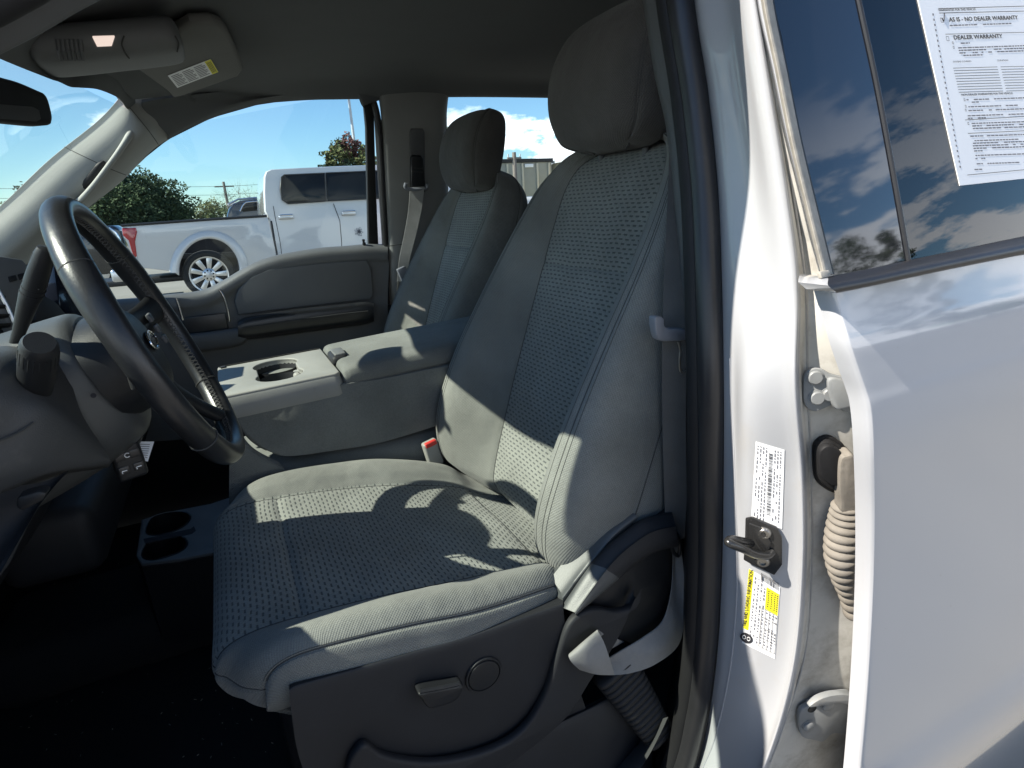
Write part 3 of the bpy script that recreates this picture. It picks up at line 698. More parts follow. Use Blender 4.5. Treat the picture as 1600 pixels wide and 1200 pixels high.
# side kick panel / hood release, in the dark below
G = [[at(-150, 785, Y=-.60), at(-40, 770, Y=-.60), at(20, 760, Y=-.58), at(70, 752, Y=-.56), (at(108, 735, Y=-.54))],
     [at(-150, 850, Y=-.62), at(-40, 845, Y=-.62), at(10, 835, Y=-.61), at(50, 800, Y=-.59), at(85, 760, Y=-.57)],
     [at(-150, 1000, Y=-.68), at(-60, 960, Y=-.67), at(-10, 900, Y=-.66), at(20, 860, Y=-.64), at(55, 800, Y=-.60)],
     [at(-200, 1250, Y=-.74), at(-120, 1150, Y=-.72), at(-60, 1020, Y=-.70), at(-20, 930, Y=-.68), at(15, 880, Y=-.65)]]
mb = MB(); mb.grid(cr2([V3(r) for r in G], 30, 24), 'plastic_dark'); mb.build('kick_panel', dash)
mb = MB(); mb.rbox((-.37, -.70, 1.19), (.13, .17, .28), 'plastic_dark', .03); mb.build('sun_block', dash)  # unseen box added to keep sun off the kick panel
mb = MB(); mb.prism([at(x, y, Y=-.62) for x, y in [(26, 778), (60, 768), (74, 770), (68, 782), (34, 800), (24, 794)]], Vector((0, .02, 0)), 'plastic_black', .003); mb.build('hood_release', dash)

# ---------- steering column shroud, stalks
WC = Vector((-.100, -.40, 1.339)); TW = R(20.5)
wn_ = Vector((math.cos(TW), 0, math.sin(TW))); wu = Vector((-math.sin(TW), 0, math.cos(TW))); wl = Vector((0, 1, 0))
mb = MB()
secs = []
for s, ru, rl, dz in [(-.25, .10, .10, -.01), (-.20, .100, .100, -.01), (-.13, .094, .094, -.012), (-.085, .086, .086, -.010), (-.07, .080, .08, -.008), (-.062, .070, .07, -.006)]:
    row = []
    for q in range(40):
        a = q*2*PI/40; ca, sa = math.cos(a), math.sin(a)
        up = ru*(abs(sa)**.75)*np.sign(sa)*(1.0 if sa > 0 else 1.12)
        row.append(tuple(WC + wn_*s + wu*(up+dz) + wl*rl*(abs(ca)**.8)*np.sign(ca)))
    secs.append(row)
P = cr(np.array(secs).reshape(6, -1), 30).reshape(30, 40, 3); V = mb.grid(P, 'shroud_grey', closev=True); mb.face(V[-1], 'shroud_grey')
shroud = mb.build('column_shroud', truck)
mb = MB(); mb.tube(V3([at(172, 512, Y=-.50), at(192, 560, Y=-.50), at(208, 608, Y=-.50)]), .0022, 'seam', 6); 
mb.cyl(at(146, 618, Y=-.505), at(146, 618, Y=-.498), .003, 'ink', 10); mb.build('shroud_seam', shroud)
# stalk reaching up (wiper / indicator lever)
mb = MB(); pa = [(20, 548, -.44), (30, 518, -.46), (38, 492, -.475), (46, 467, -.485), (48, 463, -.485), (60, 425, -.50), (69, 398, -.508), (72, 389, -.51), (73, 386, -.51)]
mb.tube([at(x, y, Y=Y) for x, y, Y in pa], [.006, .0065, .0085, .0102, .0110, .0105, .0095, .008, .004], 'plastic_black', 18)
a, b = at(49, 461, Y=-.486), at(71, 392, Y=-.509)
ax = (b-a).normalized(); e1 = ax.orthogonal().normalized(); e2 = ax.cross(e1)
for q in range(16):
    g = q*2*PI/16; dvec = (e1*math.cos(g)+e2*math.sin(g))
    mb.tube([a.lerp(b, .25)+dvec*.0104, a.lerp(b, .92)+dvec*.0092], .0009, 'plastic_black', 5)
for t in (.05, .16): 
    c = a.lerp(b, t); mb.tube([c-ax*.001, c+ax*.001], .0116, 'plastic_dark', 18)
st = mb.build('stalk', shroud)
mb = MB(); c = at(58, 447, Y=-.500); mb.rbox(c, (.002, .002, .008), 'sticker_white', .0005); mb.build('stalk_mark', st)
# short lever with round end button, facing the door
mb = MB(); a = at(58, 640, Y=-.50); b = at(56, 604, Y=-.545); c = at(62, 535, Y=-.60)
mb.tube([a, b.lerp(a, .3), b, b.lerp(c, .3), b.lerp(c, .6), b.lerp(c, .85), c.lerp(b, .05), c], [.013, .013, .015, .0165, .0168, .0164, .0155, .013], 'plastic_black', 26)
mb.tube([a+Vector((0, .02, -.004)), a+Vector((0, -.004, 0))], [.022, .019], 'plastic_dark', 24)
ax = (c-b).normalized()
e1 = ax.orthogonal().normalized(); e2 = ax.cross(e1)
for q in range(22):
    g = q*2*PI/22; d = e1*math.cos(g)+e2*math.sin(g); mb.tube([b.lerp(c, .62)+d*.0163, b.lerp(c, .86)+d*.016], .0009, 'plastic_black', 5)
st2 = mb.build('stalk', shroud)

# ---------- steering wheel
mb = MB(); RW = .184
def wpt(th, r=RW, n=0): return WC + wu*(r*math.cos(th)) + wl*(r*math.sin(th)) + wn_*n
rows = []
NT = 120
for i in range(NT):
    th = i*2*PI/NT
    rad = WC*0 + (wu*math.cos(th)+wl*math.sin(th))
    grip = 1 + .10*max(0, math.cos(2*(abs(math.remainder(th, 2*PI))-PI*.33)))**8 if True else 1
    row = []
    for q in range(20):
        a = q*2*PI/20
        row.append(tuple(WC + rad*(RW + .0138*grip*math.cos(a)) + wn_*(.0165*grip*math.sin(a))))
    rows.append(row)
mb.grid(rows, 'leather', closeu=True, closev=True)
for th in (R(52), R(-52), R(128), R(-128)):     # joints of the leather wrap
    rad = wu*math.cos(th)+wl*math.sin(th); p = WC + rad*RW
    mb.tube([p + rad*.0143*math.cos(a) + wn_*.0170*math.sin(a) for a in np.linspace(0, 2*PI, 24, endpoint=False)], .0011, 'seam', 5, closed=True)
rim = mb.build('steering_wheel', truck)
mb = MB()    # cross-stitched seam round the inside of the rim
for i in range(150):
    th = i*2*PI/150; d = .010
    for sgn in (1, -1):
        p = WC + (wu*math.cos(th)+wl*math.sin(th))*(RW-.0143) + wn_*(-.004*sgn+.002); q = WC + (wu*math.cos(th+.03)+wl*math.sin(th+.03))*(RW-.0143) + wn_*(.004*sgn+.002)
        mb.tube([p, q], .0009, 'stitch', 4)
mb.build('stitching', rim)
mb = MB()    # hub pad
secs = []
for rr_, n in [(.080, -.040), (.078, -.012), (.074, .006), (.060, .016), (.034, .021), (.006, .023)]:
    row = []
    for q in range(40):
        a = q*2*PI/40; ca, sa = math.cos(a), math.sin(a)
        row.append(tuple(WC + wn_*(n-.030) + wu*(rr_*.86*np.sign(sa)*abs(sa)**.85 - .008) + wl*rr_*1.15*np.sign(ca)*abs(ca)**.85))
    secs.append(row)
P = cr(np.array(secs).reshape(6, -1), 24).reshape(24, 40, 3); V = mb.grid(P, 'plastic_black', closev=True); mb.face(V[-1], 'plastic_black'); mb.face(V[0], 'plastic_black')
hub = mb.build('airbag_cover', rim)
for th, w in ((R(82), .028), (R(-82), .028), (R(155), .018), (R(-155), .018)):
    mb = MB(); d = wu*math.cos(th)+wl*math.sin(th); s = wn_.cross(d)
    rows = []
    for t, ww, n in [(.055, w*1.15, -.030), (.09, w, -.028), (.13, w*.8, -.018), (.168, w*.75, -.004)]:
        c = WC + d*t + wn_*n
        rows.append([tuple(c + s*ww*math.cos(a) + wn_*.010*math.sin(a)) for a in np.linspace(0, 2*PI, 14, endpoint=False)])
    V = mb.grid(cr(np.array(rows).reshape(4, -1), 14).reshape(14, 14, 3), 'plastic_black', closev=True); mb.face(V[0], 'plastic_black'); mb.face(V[-1], 'plastic_black')
    mb.build('spoke', rim)
mb = MB(); c = WC + wn_*(-.0065)
for k in range(1): pass
ring = [c + wl*.029*math.cos(a) + wu*.0125*math.sin(a) for a in np.linspace(0, 2*PI, 36, endpoint=False)]
b_ = bmesh.new()
mb.prism(ring, wn_*.002, 'screen', .0004)
mb.tube([p + wn_*.002 for p in ring], .0014, 'chrome', 6, closed=True)
mb.text('Ford', c - wl*0 - wu*.0045 + wn_*.0026, -wl, wu, .015, 'chrome', .01, 'CENTER')
mb.build('badge', rim)
for sg in (1, -1):
    mb = MB()
    for k in range(3):
        mb.rbox(None, (.020, .013, .006), 'plastic_grey', .002, 2, M=frame(WC + wl*sg*.108 + wu*(.018-.018*k) + wn_*(-.008), wl, wu))
    mb.build('switch_pad', rim)

# ---------- key fob and paper tag hanging from the ignition
mb = MB(); kc = at(201, 720, Y=-.43)
kM = frame(kc, (.9, .25, .05), (.02, 0, 1))
mb.rbox(None, (.036, .052, .013), 'plastic_black', .006, 4, M=kM)
for i, j in ((-.5, .35), (.5, .35), (-.5, -.3), (.5, -.3)):
    mb.rbox(None, (.012, .011, .003), 'rubber_satin', .001, 2, M=kM @ Matrix.Translation((i*.017, j*.030, .0065)))
for i, j in ((-.5, -.3), (.5, -.3)): mb.tube([kM @ Vector((i*.017-.003, j*.03, .0085)), kM @ Vector((i*.017+.003, j*.03, .0085))], .0008, 'sticker_white', 5); mb.tube([kM @ Vector((i*.017-.003, j*.03-.003, .0085)), kM @ Vector((i*.017-.003, j*.03, .0085))], .0008, 'sticker_white', 5)
mb.tube([kM @ Vector((0.003*math.cos(a), .011+.003*math.sin(a), .0085)) for a in np.linspace(.6, 5.6, 10)], .0007, 'sticker_white', 5)
mb.tube([kM @ Vector((0, .026, 0)), kM @ Vector((0, .04, 0)), kM @ Vector((0, .05, .0))], .004, 'steel', 8)
kf = mb.build('key_fob', loc=kc); tag(kf, 'small black remote key fob hanging below the steering column', 'key fob')
mb = MB(); c0 = kc + Vector((.012, .004, .028)); a, b, c, d = at(201, 690, Y=-.415), at(241, 690, Y=-.405), at(231, 721, Y=-.42), at(217, 719, Y=-.425)
mb.prism([a, b, c, d], Vector((0, .0006, 0)), 'paper')
for k in range(7):
    t = .12+.11*k; p = a.lerp(c, t) + Vector((.0015, -.0009, 0)); q = b.lerp(c, t) + Vector((-.002, -.0009, 0)); mb.tube([p.lerp(q, .12), p.lerp(q, .9)], .0005, 'ink_grey', 4)
tg = mb.build('paper_tag', loc=a); tag(tg, 'white printed paper tag beside the key fob under the steering wheel', 'tag')
mb = MB(); mb.cyl(at(205, 675, Y=-.42), at(198, 694, Y=-.42), .016, 'plastic_black', 20, .014); mb.build('ignition_lock', shroud)

# ---------- front seats
def groove(P, cols, amp=.003, wdt=1.6):
    """press stitched seams (column index -> depth) into a grid"""
    P = np.array(P); nrm = np.zeros_like(P)
    du = np.gradient(P, axis=0); dv = np.gradient(P, axis=1); nrm = np.cross(du, dv); nrm /= np.linalg.norm(nrm, axis=2)[..., None]+1e-9
    return P, nrm
def seat_shell(rows, colpos, nu, nv, seams, matf, flip, crossrows=(), rowseamcols=(0, 1)):
    """rows: closed-ish cross sections (rows x columns x 3). seams: control-column numbers that carry a stitched groove"""
    A = cr2(rows, nu, nv); P, n = groove(A, seams); k = len(rows[0])-1; kr = len(rows)-1
    cs = np.linspace(0, k, nv); rs = np.linspace(0, kr, nu)
    D = np.zeros((nu, nv))
    for s, amp in seams: D += amp*np.exp(-((cs-s)/(.10))**2)[None, :]*np.ones((nu, 1))
    for s, c0, c1, amp in crossrows:
        D += amp*np.exp(-((rs-s)/.07)**2)[:, None]*(1/(1+np.exp(-(cs-c0)*14))*1/(1+np.exp((cs-c1)*14)))[None, :]
    return P - n*D[..., None]*flip, n*flip
def stitches(mb, P, n, fr, r=.0006, off=.0012, step=1, side=0):
    """a row of thread along grid column nearest fraction fr"""
    j = int(round(fr*(P.shape[1]-1))); pts = [tuple(P[i, j] + n[i, j]*off*.3) for i in range(0, P.shape[0])]
    mb.tube(pts, r, 'seam', 5)

def make_seat(first=True):
    base = MB()
    O = Vector((0, 0, 0))                    # seat origin: floor point below the hinge, centre line
    # --- backrest, local frame
    B0 = Vector((.418, 0, .950)); tl = R(20.8); up = Vector((math.sin(tl), 0, math.cos(tl))); fr = Vector((-math.cos(tl), 0, math.sin(tl)))
    H = [-.035, -.02, .0, .05, .12, .22, .33, .44, .53, .60, .645, .672, .685]
    hw = [.215, .250, .268, .278, .284, .280, .270, .258, .240, .215, .180, .135, .085]
    iw = [.098, .100, .102, .104, .108, .117, .126, .135, .142, .143, .125, .09, .05]
    pr = [.0, .040, .070, .094, .102, .096, .078, .056, .038, .024, .012, .002, 0]
    bk = [-.07, -.10, -.115, -.12, -.12, -.118, -.112, -.105, -.10, -.095, -.085, -.065, -.045]
    cf = [-.035, -.012, .000, .006, .008, .008, .006, .003, .0, -.004, -.012, -.028, -.040]
    rows = []
    for h, w, i, p, b, c in zip(H, hw, iw, pr, bk, cf):
        half = [(0, c), (i*.55, c+.001), (i, c+.001), (i+.26*(w-i), c+.004+.36*(p-c)), (i+.52*(w-i), c+.88*(p-c)), (i+.76*(w-i), c+1.0*(p-c)), (i+.965*(w-i), c+.70*(p-c)-.004 if p > .02 else (c+b)/2+.03), (w+.004, (p+b)/2-.012), (w-.004, b*.72), (w-.035, b), (w*.5, b-.006), (0, b-.006)]
        full = [(-l, f) for l, f in half[::-1]] + half[1:]
        rows.append([tuple(B0 + up*h + Vector((0, l, 0)) + fr*f) for l, f in full])
    nc = len(rows[0])-1     # 22 ; centre index 11 ; seams at +-2, +-5, +-7
    ce = 11
    seams = [(ce-2, .0035), (ce+2, .0035), (ce-4.9, .0030), (ce+4.9, .0030), (ce-7, .0025), (ce+7, .0025)]
    nu, nv = 150, 190
    P, n = seat_shell(rows, None, nu, nv, seams, None, 1, crossrows=[(7.1, ce-2, ce+2, .005)])
    # choose the outward side
    mid = P[nu//2, nv//2]; 
    if Vector(n[nu//2, nv//2]).dot(fr) < 0: P, n = seat_shell(rows, None, nu, nv, seams, None, -1, crossrows=[(7.1, ce-2, ce+2, .005)])
    mb = MB()
    uvx = P[..., 1].copy(); dv = np.linalg.norm(np.diff(P[:, nv//2], axis=0), axis=1); uvy = np.concatenate([[0], np.cumsum(dv)])
    arc = np.concatenate([np.zeros((nu, 1)), np.cumsum(np.linalg.norm(np.diff(P, axis=1), axis=2), 1)], 1); arc -= arc[:, nv//2:nv//2+1]
    uv = np.stack([arc, np.repeat(uvy[:, None], nv, 1)], -1)
    def mf(u, v):
        c = v*nc-ce
        if abs(c) < 2 and u*(len(H)-1) < 11.3: return 'insert'
        return 'bolster' if abs(c) < 9 else 'plastic_dark'
    V = mb.grid(P, 'bolster', uvs=uv, matf=mf); mb.face(V[0], 'bolster'); mb.face(V[-1], 'bolster')
    for s in (ce-2, ce+2, ce-4.9, ce+4.9, ce-7, ce+7): stitches(mb, P[3:-3], n[3:-3], s/nc, .0011, .0)
    for s in (ce-5.15, ce+5.15, ce-4.65, ce+4.65): stitches(mb, P[3:-3], n[3:-3], s/nc, .0004, .001)
    back = mb
    # --- headrest
    hb = MB(); HC = Vector((.642, -.004, 1.674)); ht = R(14); hu = Vector((math.sin(ht), 0, math.cos(ht))); hf = Vector((-math.cos(ht), 0, math.sin(ht)))
    rows = []
    for h, w, f0, b0 in [(-.108, .05, .0, -.02), (-.103, .095, .028, -.040), (-.088, .124, .044, -.046), (-.055, .142, .060, -.048), (-.01, .148, .069, -.048), (.035, .148, .067, -.046), (.075, .142, .054, -.042), (.097, .128, .036, -.036), (.109, .100, .012, -.03), (.113, .05, -.006, -.02)]:
        half = [(0, f0), (w*.35, f0-.001), (w*.68, f0-.007), (w*.90, f0-.022), (w, f0*.25), (w*.99, b0*.6), (w*.86, b0), (w*.4, b0-.004), (0, b0-.005)]
        full = [(-l, f) for l, f in half[::-1]] + half[1:]
        rows.append([tuple(HC + hu*h + Vector((0, l, 0)) + hf*f) for l, f in full])
    A = cr2(rows, 70, 110); PA, nA = groove(A, [])
    if Vector(nA[35, 55]).dot(hf) < 0: nA = -nA
    cs = np.linspace(0, 16, 110); D = sum(.0028*np.exp(-((cs-s)/.10)**2) for s in (8-3.1, 8+3.1))
    PA = PA - nA*D[None, :, None]
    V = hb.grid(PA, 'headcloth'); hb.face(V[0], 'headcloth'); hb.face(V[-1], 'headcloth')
    for s in (8-3.1, 8+3.1): stitches(hb, PA, nA, s/16, .0009, 0)
    for s in (8-2.95, 8+2.95): stitches(hb, PA, nA, s/16, .0004, .001)
    # --- cushion (columns: across the seat; rows: rear to front and down)
    cwo = [.185, .205, .250, .272, .272, .270, .266, .260, .252, .244, .236, .230]
    X = [.50, .405, .345, .22, .12, .03, -.035, -.072, -.086, -.078, -.060, -.045]
    zc = [.895, .915, .938, .960, .978, .990, .995, .984, .955, .925, .905, .895]
    cw = [.255, .262, .268, .272, .272, .270, .266, .260, .252, .244, .236, .230]
    ci = [.155, .160, .170, .178, .182, .184, .186, .186, .184, .182, .18, .18]
    rg = [.010, .022, .034, .036, .032, .026, .016, .006, .0, 0, 0, 0]
    rows = []
    for k, (x, z, w, i, g) in enumerate(zip(X, zc, cw, ci, rg)):
        low = min(z-.05, .935 if x > .0 else .93)
        if k >= 7: low = max(.884, min(.925, z-.010))
        xr = x + (.0, 0, 0, 0, .004, .014, .028, .036, .038, .038, .036, .034)[k]; x = x - (0, 0, 0, 0, 0, .004, .010, .014, .016, .016, .016, .016)[k]
        sd = (z+g*.3) 
        if k < 9: side = [(w*.995, z+g*.45), (w+.004, z-.012+g*.2), (w+.004, (z+low)/2-.004), (w-.01, low), (w-.03, low-.012)]
        else: side = [(w*.985, z), (w, z-.003), (w, z-.006), (w-.01, z-.008), (w-.02, z-.01)]
        half = [(0, z, x), (i*.6, z+.001, x), (i, z+.001+g*.2, x), (i+.35*(w-i), z+g*.75, x+(xr-x)*.3), (i+.72*(w-i), z+g, x+(xr-x)*.6)] + [(l, zz, xr) for l, zz in side]
        full = [(-(l if l < i else i+(l-i)*(cwo[k]-i)/(w-i)), zz-(.012 if k == 1 else .02 if k == 0 else 0)*(l > i), xx) for l, zz, xx in half[::-1]] + half[1:]
        rows.append([(xx, l-.022, zz - (.030*max(0, min(1, (xx-.22)/.2))*max(0, l/w)) ) for l, zz, xx in full])
    nc2 = len(rows[0])-1; ce2 = nc2//2
    sm = [(ce2-2, .0035), (ce2+2, .0035), (ce2-5, .0035), (ce2+5, .0035)]
    crs = [(5.2, ce2-2, ce2+2, .004), (1.5, ce2-2, ce2+2, .003), (7.9, ce2-9, ce2+9, .0022)]
    Pc, ncm = seat_shell(rows, None, 130, 170, sm, None, 1, crossrows=crs)
    if ncm[40, 85][2] < 0: Pc, ncm = seat_shell(rows, None, 130, 170, sm, None, -1, crossrows=crs)
    cb = MB()
    nr = len(rows)-1
    def mf2(u, v):
        c = v*nc2-ce2
        return 'insert' if abs(c) < 2 and u*nr < 7.9 else 'bolster'
    dv = np.linalg.norm(np.diff(Pc[:, 85], axis=0), axis=1); uvy = np.concatenate([[0], np.cumsum(dv)])
    arc = np.concatenate([np.zeros((130, 1)), np.cumsum(np.linalg.norm(np.diff(Pc, axis=1), axis=2), 1)], 1); arc -= arc[:, 85:86]
    V = cb.grid(Pc, 'bolster', uvs=np.stack([arc, np.repeat(uvy[:, None], 170, 1)], -1), matf=mf2)
    cb.face(V[0], 'bolster'); cb.face(V[-1], 'bolster')
    for s in (ce2-2, ce2+2): stitches(cb, Pc[:88], ncm[:88], s/nc2, .0010, 0)
    for s in (ce2-5, ce2+5): stitches(cb, Pc[6:88], ncm[6:88], s/nc2, .0011, 0)
    for s in (ce2-4.8, ce2+4.8): stitches(cb, Pc[6:88], ncm[6:88], s/nc2, .0004, .001)
    i = int(7.9/nr*129); cb.tube([tuple(Pc[i, j]) for j in range(14, 156)], .0011, 'seam', 5)
    # --- base frame (parent mesh)
    base.rbox((.18, -.02, .82), (.44, .44, .16), 'plastic_black', .03)
    base.rbox((.17, -.18, .64), (.5, .04, .06), 'metal_black', .008); base.rbox((.17, .15, .64), (.5, .04, .06), 'metal_black', .008)
    return base, back, hb, cb
base, back, hb, cb = make_seat()
SY = -.408
seat = base.build('front_seat', truck, label='driver seat nearest the open door, dark and light grey cloth lit by sun patches')
seat.location = (0, SY, 0)
def sub(mbx, name, par, **k):
    o = mbx.build(name, None, **k); o.parent = par; o.location = (0, 0, 0); return o
bk_o = sub(back, 'backrest', seat); hd_o = sub(hb, 'headrest', seat); cu_o = sub(cb, 'seat_cushion', seat)
mb = MB()
mb.tube([Vector((.664, -.065, 1.54)), Vector((.668, -.065, 1.60))], .006, 'plastic_grey', 12); mb.rbox((.658, -.065, 1.588), (.030, .03, .014), 'plastic_black', .004)
posts = sub(mb, 'headrest_post', seat); posts_b = posts.copy(); sc.collection.objects.link(posts_b); posts_b.location = (0, .13, 0)
# passenger seat: the same seat further across, its headrest pushed lower
seat2 = seat.copy(); sc.collection.objects.link(seat2); seat2.location = (.085, .405, 0); seat2['label'] = 'passenger seat beyond the centre console, plain grey cloth in shade'
for o in (bk_o, hd_o, cu_o, posts, posts_b):
    c = o.copy(); sc.collection.objects.link(c); c.parent = seat2
    if o is hd_o: c.location = (-.012, .0, -.036)

# near-side plastic side shield of the driver seat
SYp = -.705
def sp(x, y, o=0): return at(x, y, Y=SYp-o)
mb = MB()
topl = [(452, 1068), (470, 1060), (560, 1035), (640, 1012), (720, 990), (800, 962), (850, 945), (880, 935)]
rows = [
 V3([at(x, y-12, Y=-.665) for x, y in topl]), V3([at(x, y-2, Y=-.69) for x, y in topl]), V3([sp(x, y+6) for x, y in topl]),
 V3([sp(x, y+14, .006) for x, y in topl]),
 V3([sp(x+4, y+50, .008) for x, y in topl]),
 V3([sp(x+14, y+110, .006) for x, y in topl]),
 V3([sp(x+40, y+190, .0) for x, y in topl]), V3([sp(x+60, y+300, -.01) for x, y in topl])]
mb.grid(cr2(rows, 50, 60), 'plastic_dark')
mb.grid([V3([r[0] for r in rows]), V3([Vector(r[0])+Vector((.03, .15, 0)) for r in rows])], 'plastic_dark')
shield = mb.build('side_shield', None); shield.parent = seat; shield.location = (0, -SY, 0)
def onseat(mb, name): o = mb.build(name, None); o.parent = seat; o.location = (0, -SY, 0); return o
mb = MB()    # raised lower moulding that sweeps up to the recliner
mo_ = [(566, 1158), (600, 1176), (660, 1186), (720, 1180), (780, 1160), (820, 1130), (850, 1080), (868, 1020), (885, 975), (905, 955), (930, 948), (960, 952), (985, 945), (990, 935), (960, 1000), (920, 1060), (880, 1120), (800, 1185), (720, 1230), (560, 1240), (540, 1200)]
pm = [sp(x, y, .012) for x, y in mo_]
plate(mb, loop(V3(pm), 120), [], frame((0, SYp-.012, 0), (1, 0, 0), (0, 0, 1)), .014, 'plastic_dark', .005)
onseat(mb, 'side_moulding')
mb = MB(); k0 = sp(755, 1053, .008)
mb.lathe(k0, (0, -1, 0), [(.0265, -.004), (.0265, .002), (.0255, .0035), (.0235, .0035), (.0230, .0015), (.0225, .0015), (.0215, .004), (.018, .0046), (.0001, .0048)], 'plastic_black', 40)
onseat(mb, 'round_cap')
mb = MB(); so_ = [(654, 1075), (700, 1066), (718, 1063), (720, 1070), (708, 1088), (680, 1098), (666, 1099), (656, 1086)]
plate(mb, loop(V3([sp(x, y, .018) for x, y in so_]), 50), [], frame((0, SYp-.018, 0), (1, 0, 0), (0, 0, 1)), .020, 'plastic_black', .004)
mb.tube(V3([sp(656, 1080, .029), sp(690, 1074, .030), sp(717, 1068, .029)]), .003, 'plastic_black', 8)
onseat(mb, 'seat_switch')
# recliner cover + lever
mb = MB()
ro_ = [(902, 925), (928, 885), (962, 850), (1000, 815), (1025, 798), (1045, 792), (1062, 830), (1066, 900), (1040, 960), (1000, 1000), (950, 990), (912, 968), (890, 950)]
plate(mb, loop(V3([at(x, y, Y=-.685) for x, y in ro_]), 90), [], frame((0, -.685, 0), (1, 0, 0), (0, 0, 1)), .03, 'plastic_black', .006)
onseat(mb, 'recliner_cover')
mb = MB()
pa = [[(864, 898), (906, 852), (932, 862), (886, 942)], ]
P = [V3([at(861, 903, Y=-.665), at(876, 925, Y=-.69), at(879, 934, Y=-.70), at(880, 945, Y=-.70)]), V3([at(881, 877, Y=-.665), at(900, 893, Y=-.69), at(905, 900, Y=-.70), at(905, 912, Y=-.70)]), V3([at(902, 851, Y=-.665), at(926, 858, Y=-.69), at(935, 864, Y=-.70), at(932, 875, Y=-.70)]), V3([at(925, 822, Y=-.665), at(950, 828, Y=-.69), at(960, 834, Y=-.70), at(960, 842, Y=-.70)]), V3([at(960, 795, Y=-.665), at(985, 800, Y=-.69), at(995, 806, Y=-.70), at(995, 812, Y=-.70)])]
thick(mb, cr2(P, 16, 14), 'shroud_grey', (.0, .02, -.012))
onseat(mb, 'recliner_bracket')
mb = MB()
T1 = [(878, 949), (893, 927), (908, 905), (925, 882), (945, 858), (975, 832), (1005, 812), (1050, 800)]
T2 = [(898, 957), (914, 935), (930, 913), (948, 890), (968, 868), (995, 846), (1022, 830), (1056, 822)]
S1 = [(900, 961), (922, 941), (944, 922), (965, 903), (986, 884), (1008, 868), (1032, 856), (1060, 850)]
S2 = [(900, 962), (922, 943), (944, 925), (965, 907), (986, 889), (1008, 873), (1032, 861), (1060, 855)]
rows = [V3([at(x, y, Y=-.69) for x, y in T1]), V3([at(x, y, Y=-.708) for x, y in T1]), V3([at(x, y, Y=-.728) for x, y in T2]), V3([at(x, y+2, Y=-.731) for x, y in T2]), V3([at(x, y, Y=-.728) for x, y in S1]), V3([at(x, y, Y=-.69) for x, y in S2])]
V = mb.grid(cr2(rows, 26, 24), 'shroud_grey', closeu=False, matf=lambda u, v: 'shroud_grey' if v < .42 else 'plastic_dark')  # sunlit lower end coloured lighter grey, shaded upper end darker
mb.grid([rows[0], rows[-1]], 'plastic_dark')
onseat(mb, 'recline_lever')
# seat track cover at the bottom
mb = MB()
G = [V3([at(620, 1205, Y=-.70), at(760, 1170, Y=-.70), at(900, 1110, Y=-.70), at(1000, 1060, Y=-.69)]), V3([at(640, 1240, Y=-.715), at(780, 1190, Y=-.715), at(910, 1130, Y=-.715), at(1010, 1080, Y=-.70)]), V3([at(660, 1400, Y=-.72), at(800, 1330, Y=-.72), at(930, 1250, Y=-.72), at(1020, 1200, Y=-.71)])]
mb.grid(cr2(G, 16, 20), 'plastic_dark')
onseat(mb, 'track_cover')

# ---------- centre console (the folding middle seat) : cloth base, tray with cup holder, lid
Y0, Y1 = -.135, .135
def cn(x, y): return at(x, y, Y=Y0)
mb = MB()
out = [(363, 640), (372, 668), (392, 692), (420, 708), (450, 715), (520, 706), (600, 692), (700, 662), (790, 640), (800, 560), (740, 565), (690, 572), (600, 590), (530, 600), (440, 620)]
ol = [cn(x, y) for x, y in out]
c2 = loop(V3(ol), 80)
secs = []
for y, s in [(.0, .965), (.004, .985), (.016, .998), (.05, 1), (.135, 1), (.22, 1), (.254, .998), (.266, .985), (.27, .965)]:
    cen_ = sum(c2, Vector())/len(c2)
    secs.append([tuple(Vector((cen_.x+(p.x-cen_.x)*s, Y0+y, cen_.z+(p.z-cen_.z)*s))) for p in c2])
P = cr(np.array(secs).reshape(9, -1), 30).reshape(30, 80, 3); V = mb.grid(P, 'fine_cloth', closev=True); mb.face(V[0], 'fine_cloth'); mb.face(V[-1], 'fine_cloth')
mb.tube([P[4][j] for j in range(0, 16)], .0012, 'seam', 5)
console = mb.build('center_console', truck)
# tray: a shell with a real cut-out for the cups
tz = 1.163
tn = Vector((-.04, 0, 1)).normalized()
tp0 = Vector((.0, 0, 1.172))
def tr(x, y, d=0): return atp(x, y, tp0+tn*d, tn)
A_, B_, C_, D_ = at(352, 606, Y=-.13), at(524, 574, Y=-.13), at(488, 528, Y=.13), at(370, 553, Y=.13)
print('tray', A_, B_, C_, D_)
zA = lambda x: 1.172+.04*(x-.0)
tx0, tx1 = -.055, .172
mb = MB(); fM = frame((tx0, 0, zA(tx0)), Vector((1, 0, .04)), Vector((0, 1, 0)))
Lx = tx1-tx0
def rr_loop(x0, x1, y0, y1, r, n=8):
    pts = []
    for cx, cy, a0 in ((x1-r, y1-r, 0), (x0+r, y1-r, 90), (x0+r, y0+r, 180), (x1-r, y0+r, 270)):
        for k in range(n+1): a = R(a0+90*k/n); pts.append((cx+r*math.cos(a), cy+r*math.sin(a)))
    return pts
hole = []
for cx, cy, r, a0, a1 in ((.118, -.050, .046, 150, 360+30), (.118, .050, .046, -30, 210)):
    for k in range(19): a = R(a0+(a1-a0)*k/18); hole.append((cx+r*math.cos(a), cy+r*math.sin(a)))
hole3 = [fM @ Vector((x, y, -.004)) for x, y in hole]
plate(mb, [fM @ Vector((x, y, -.004)) for x, y in rr_loop(0, Lx, -.132, .132, .012)], [hole3], fM @ Matrix.Translation((0, 0, -.004)), .010, 'tray_grey', .003)
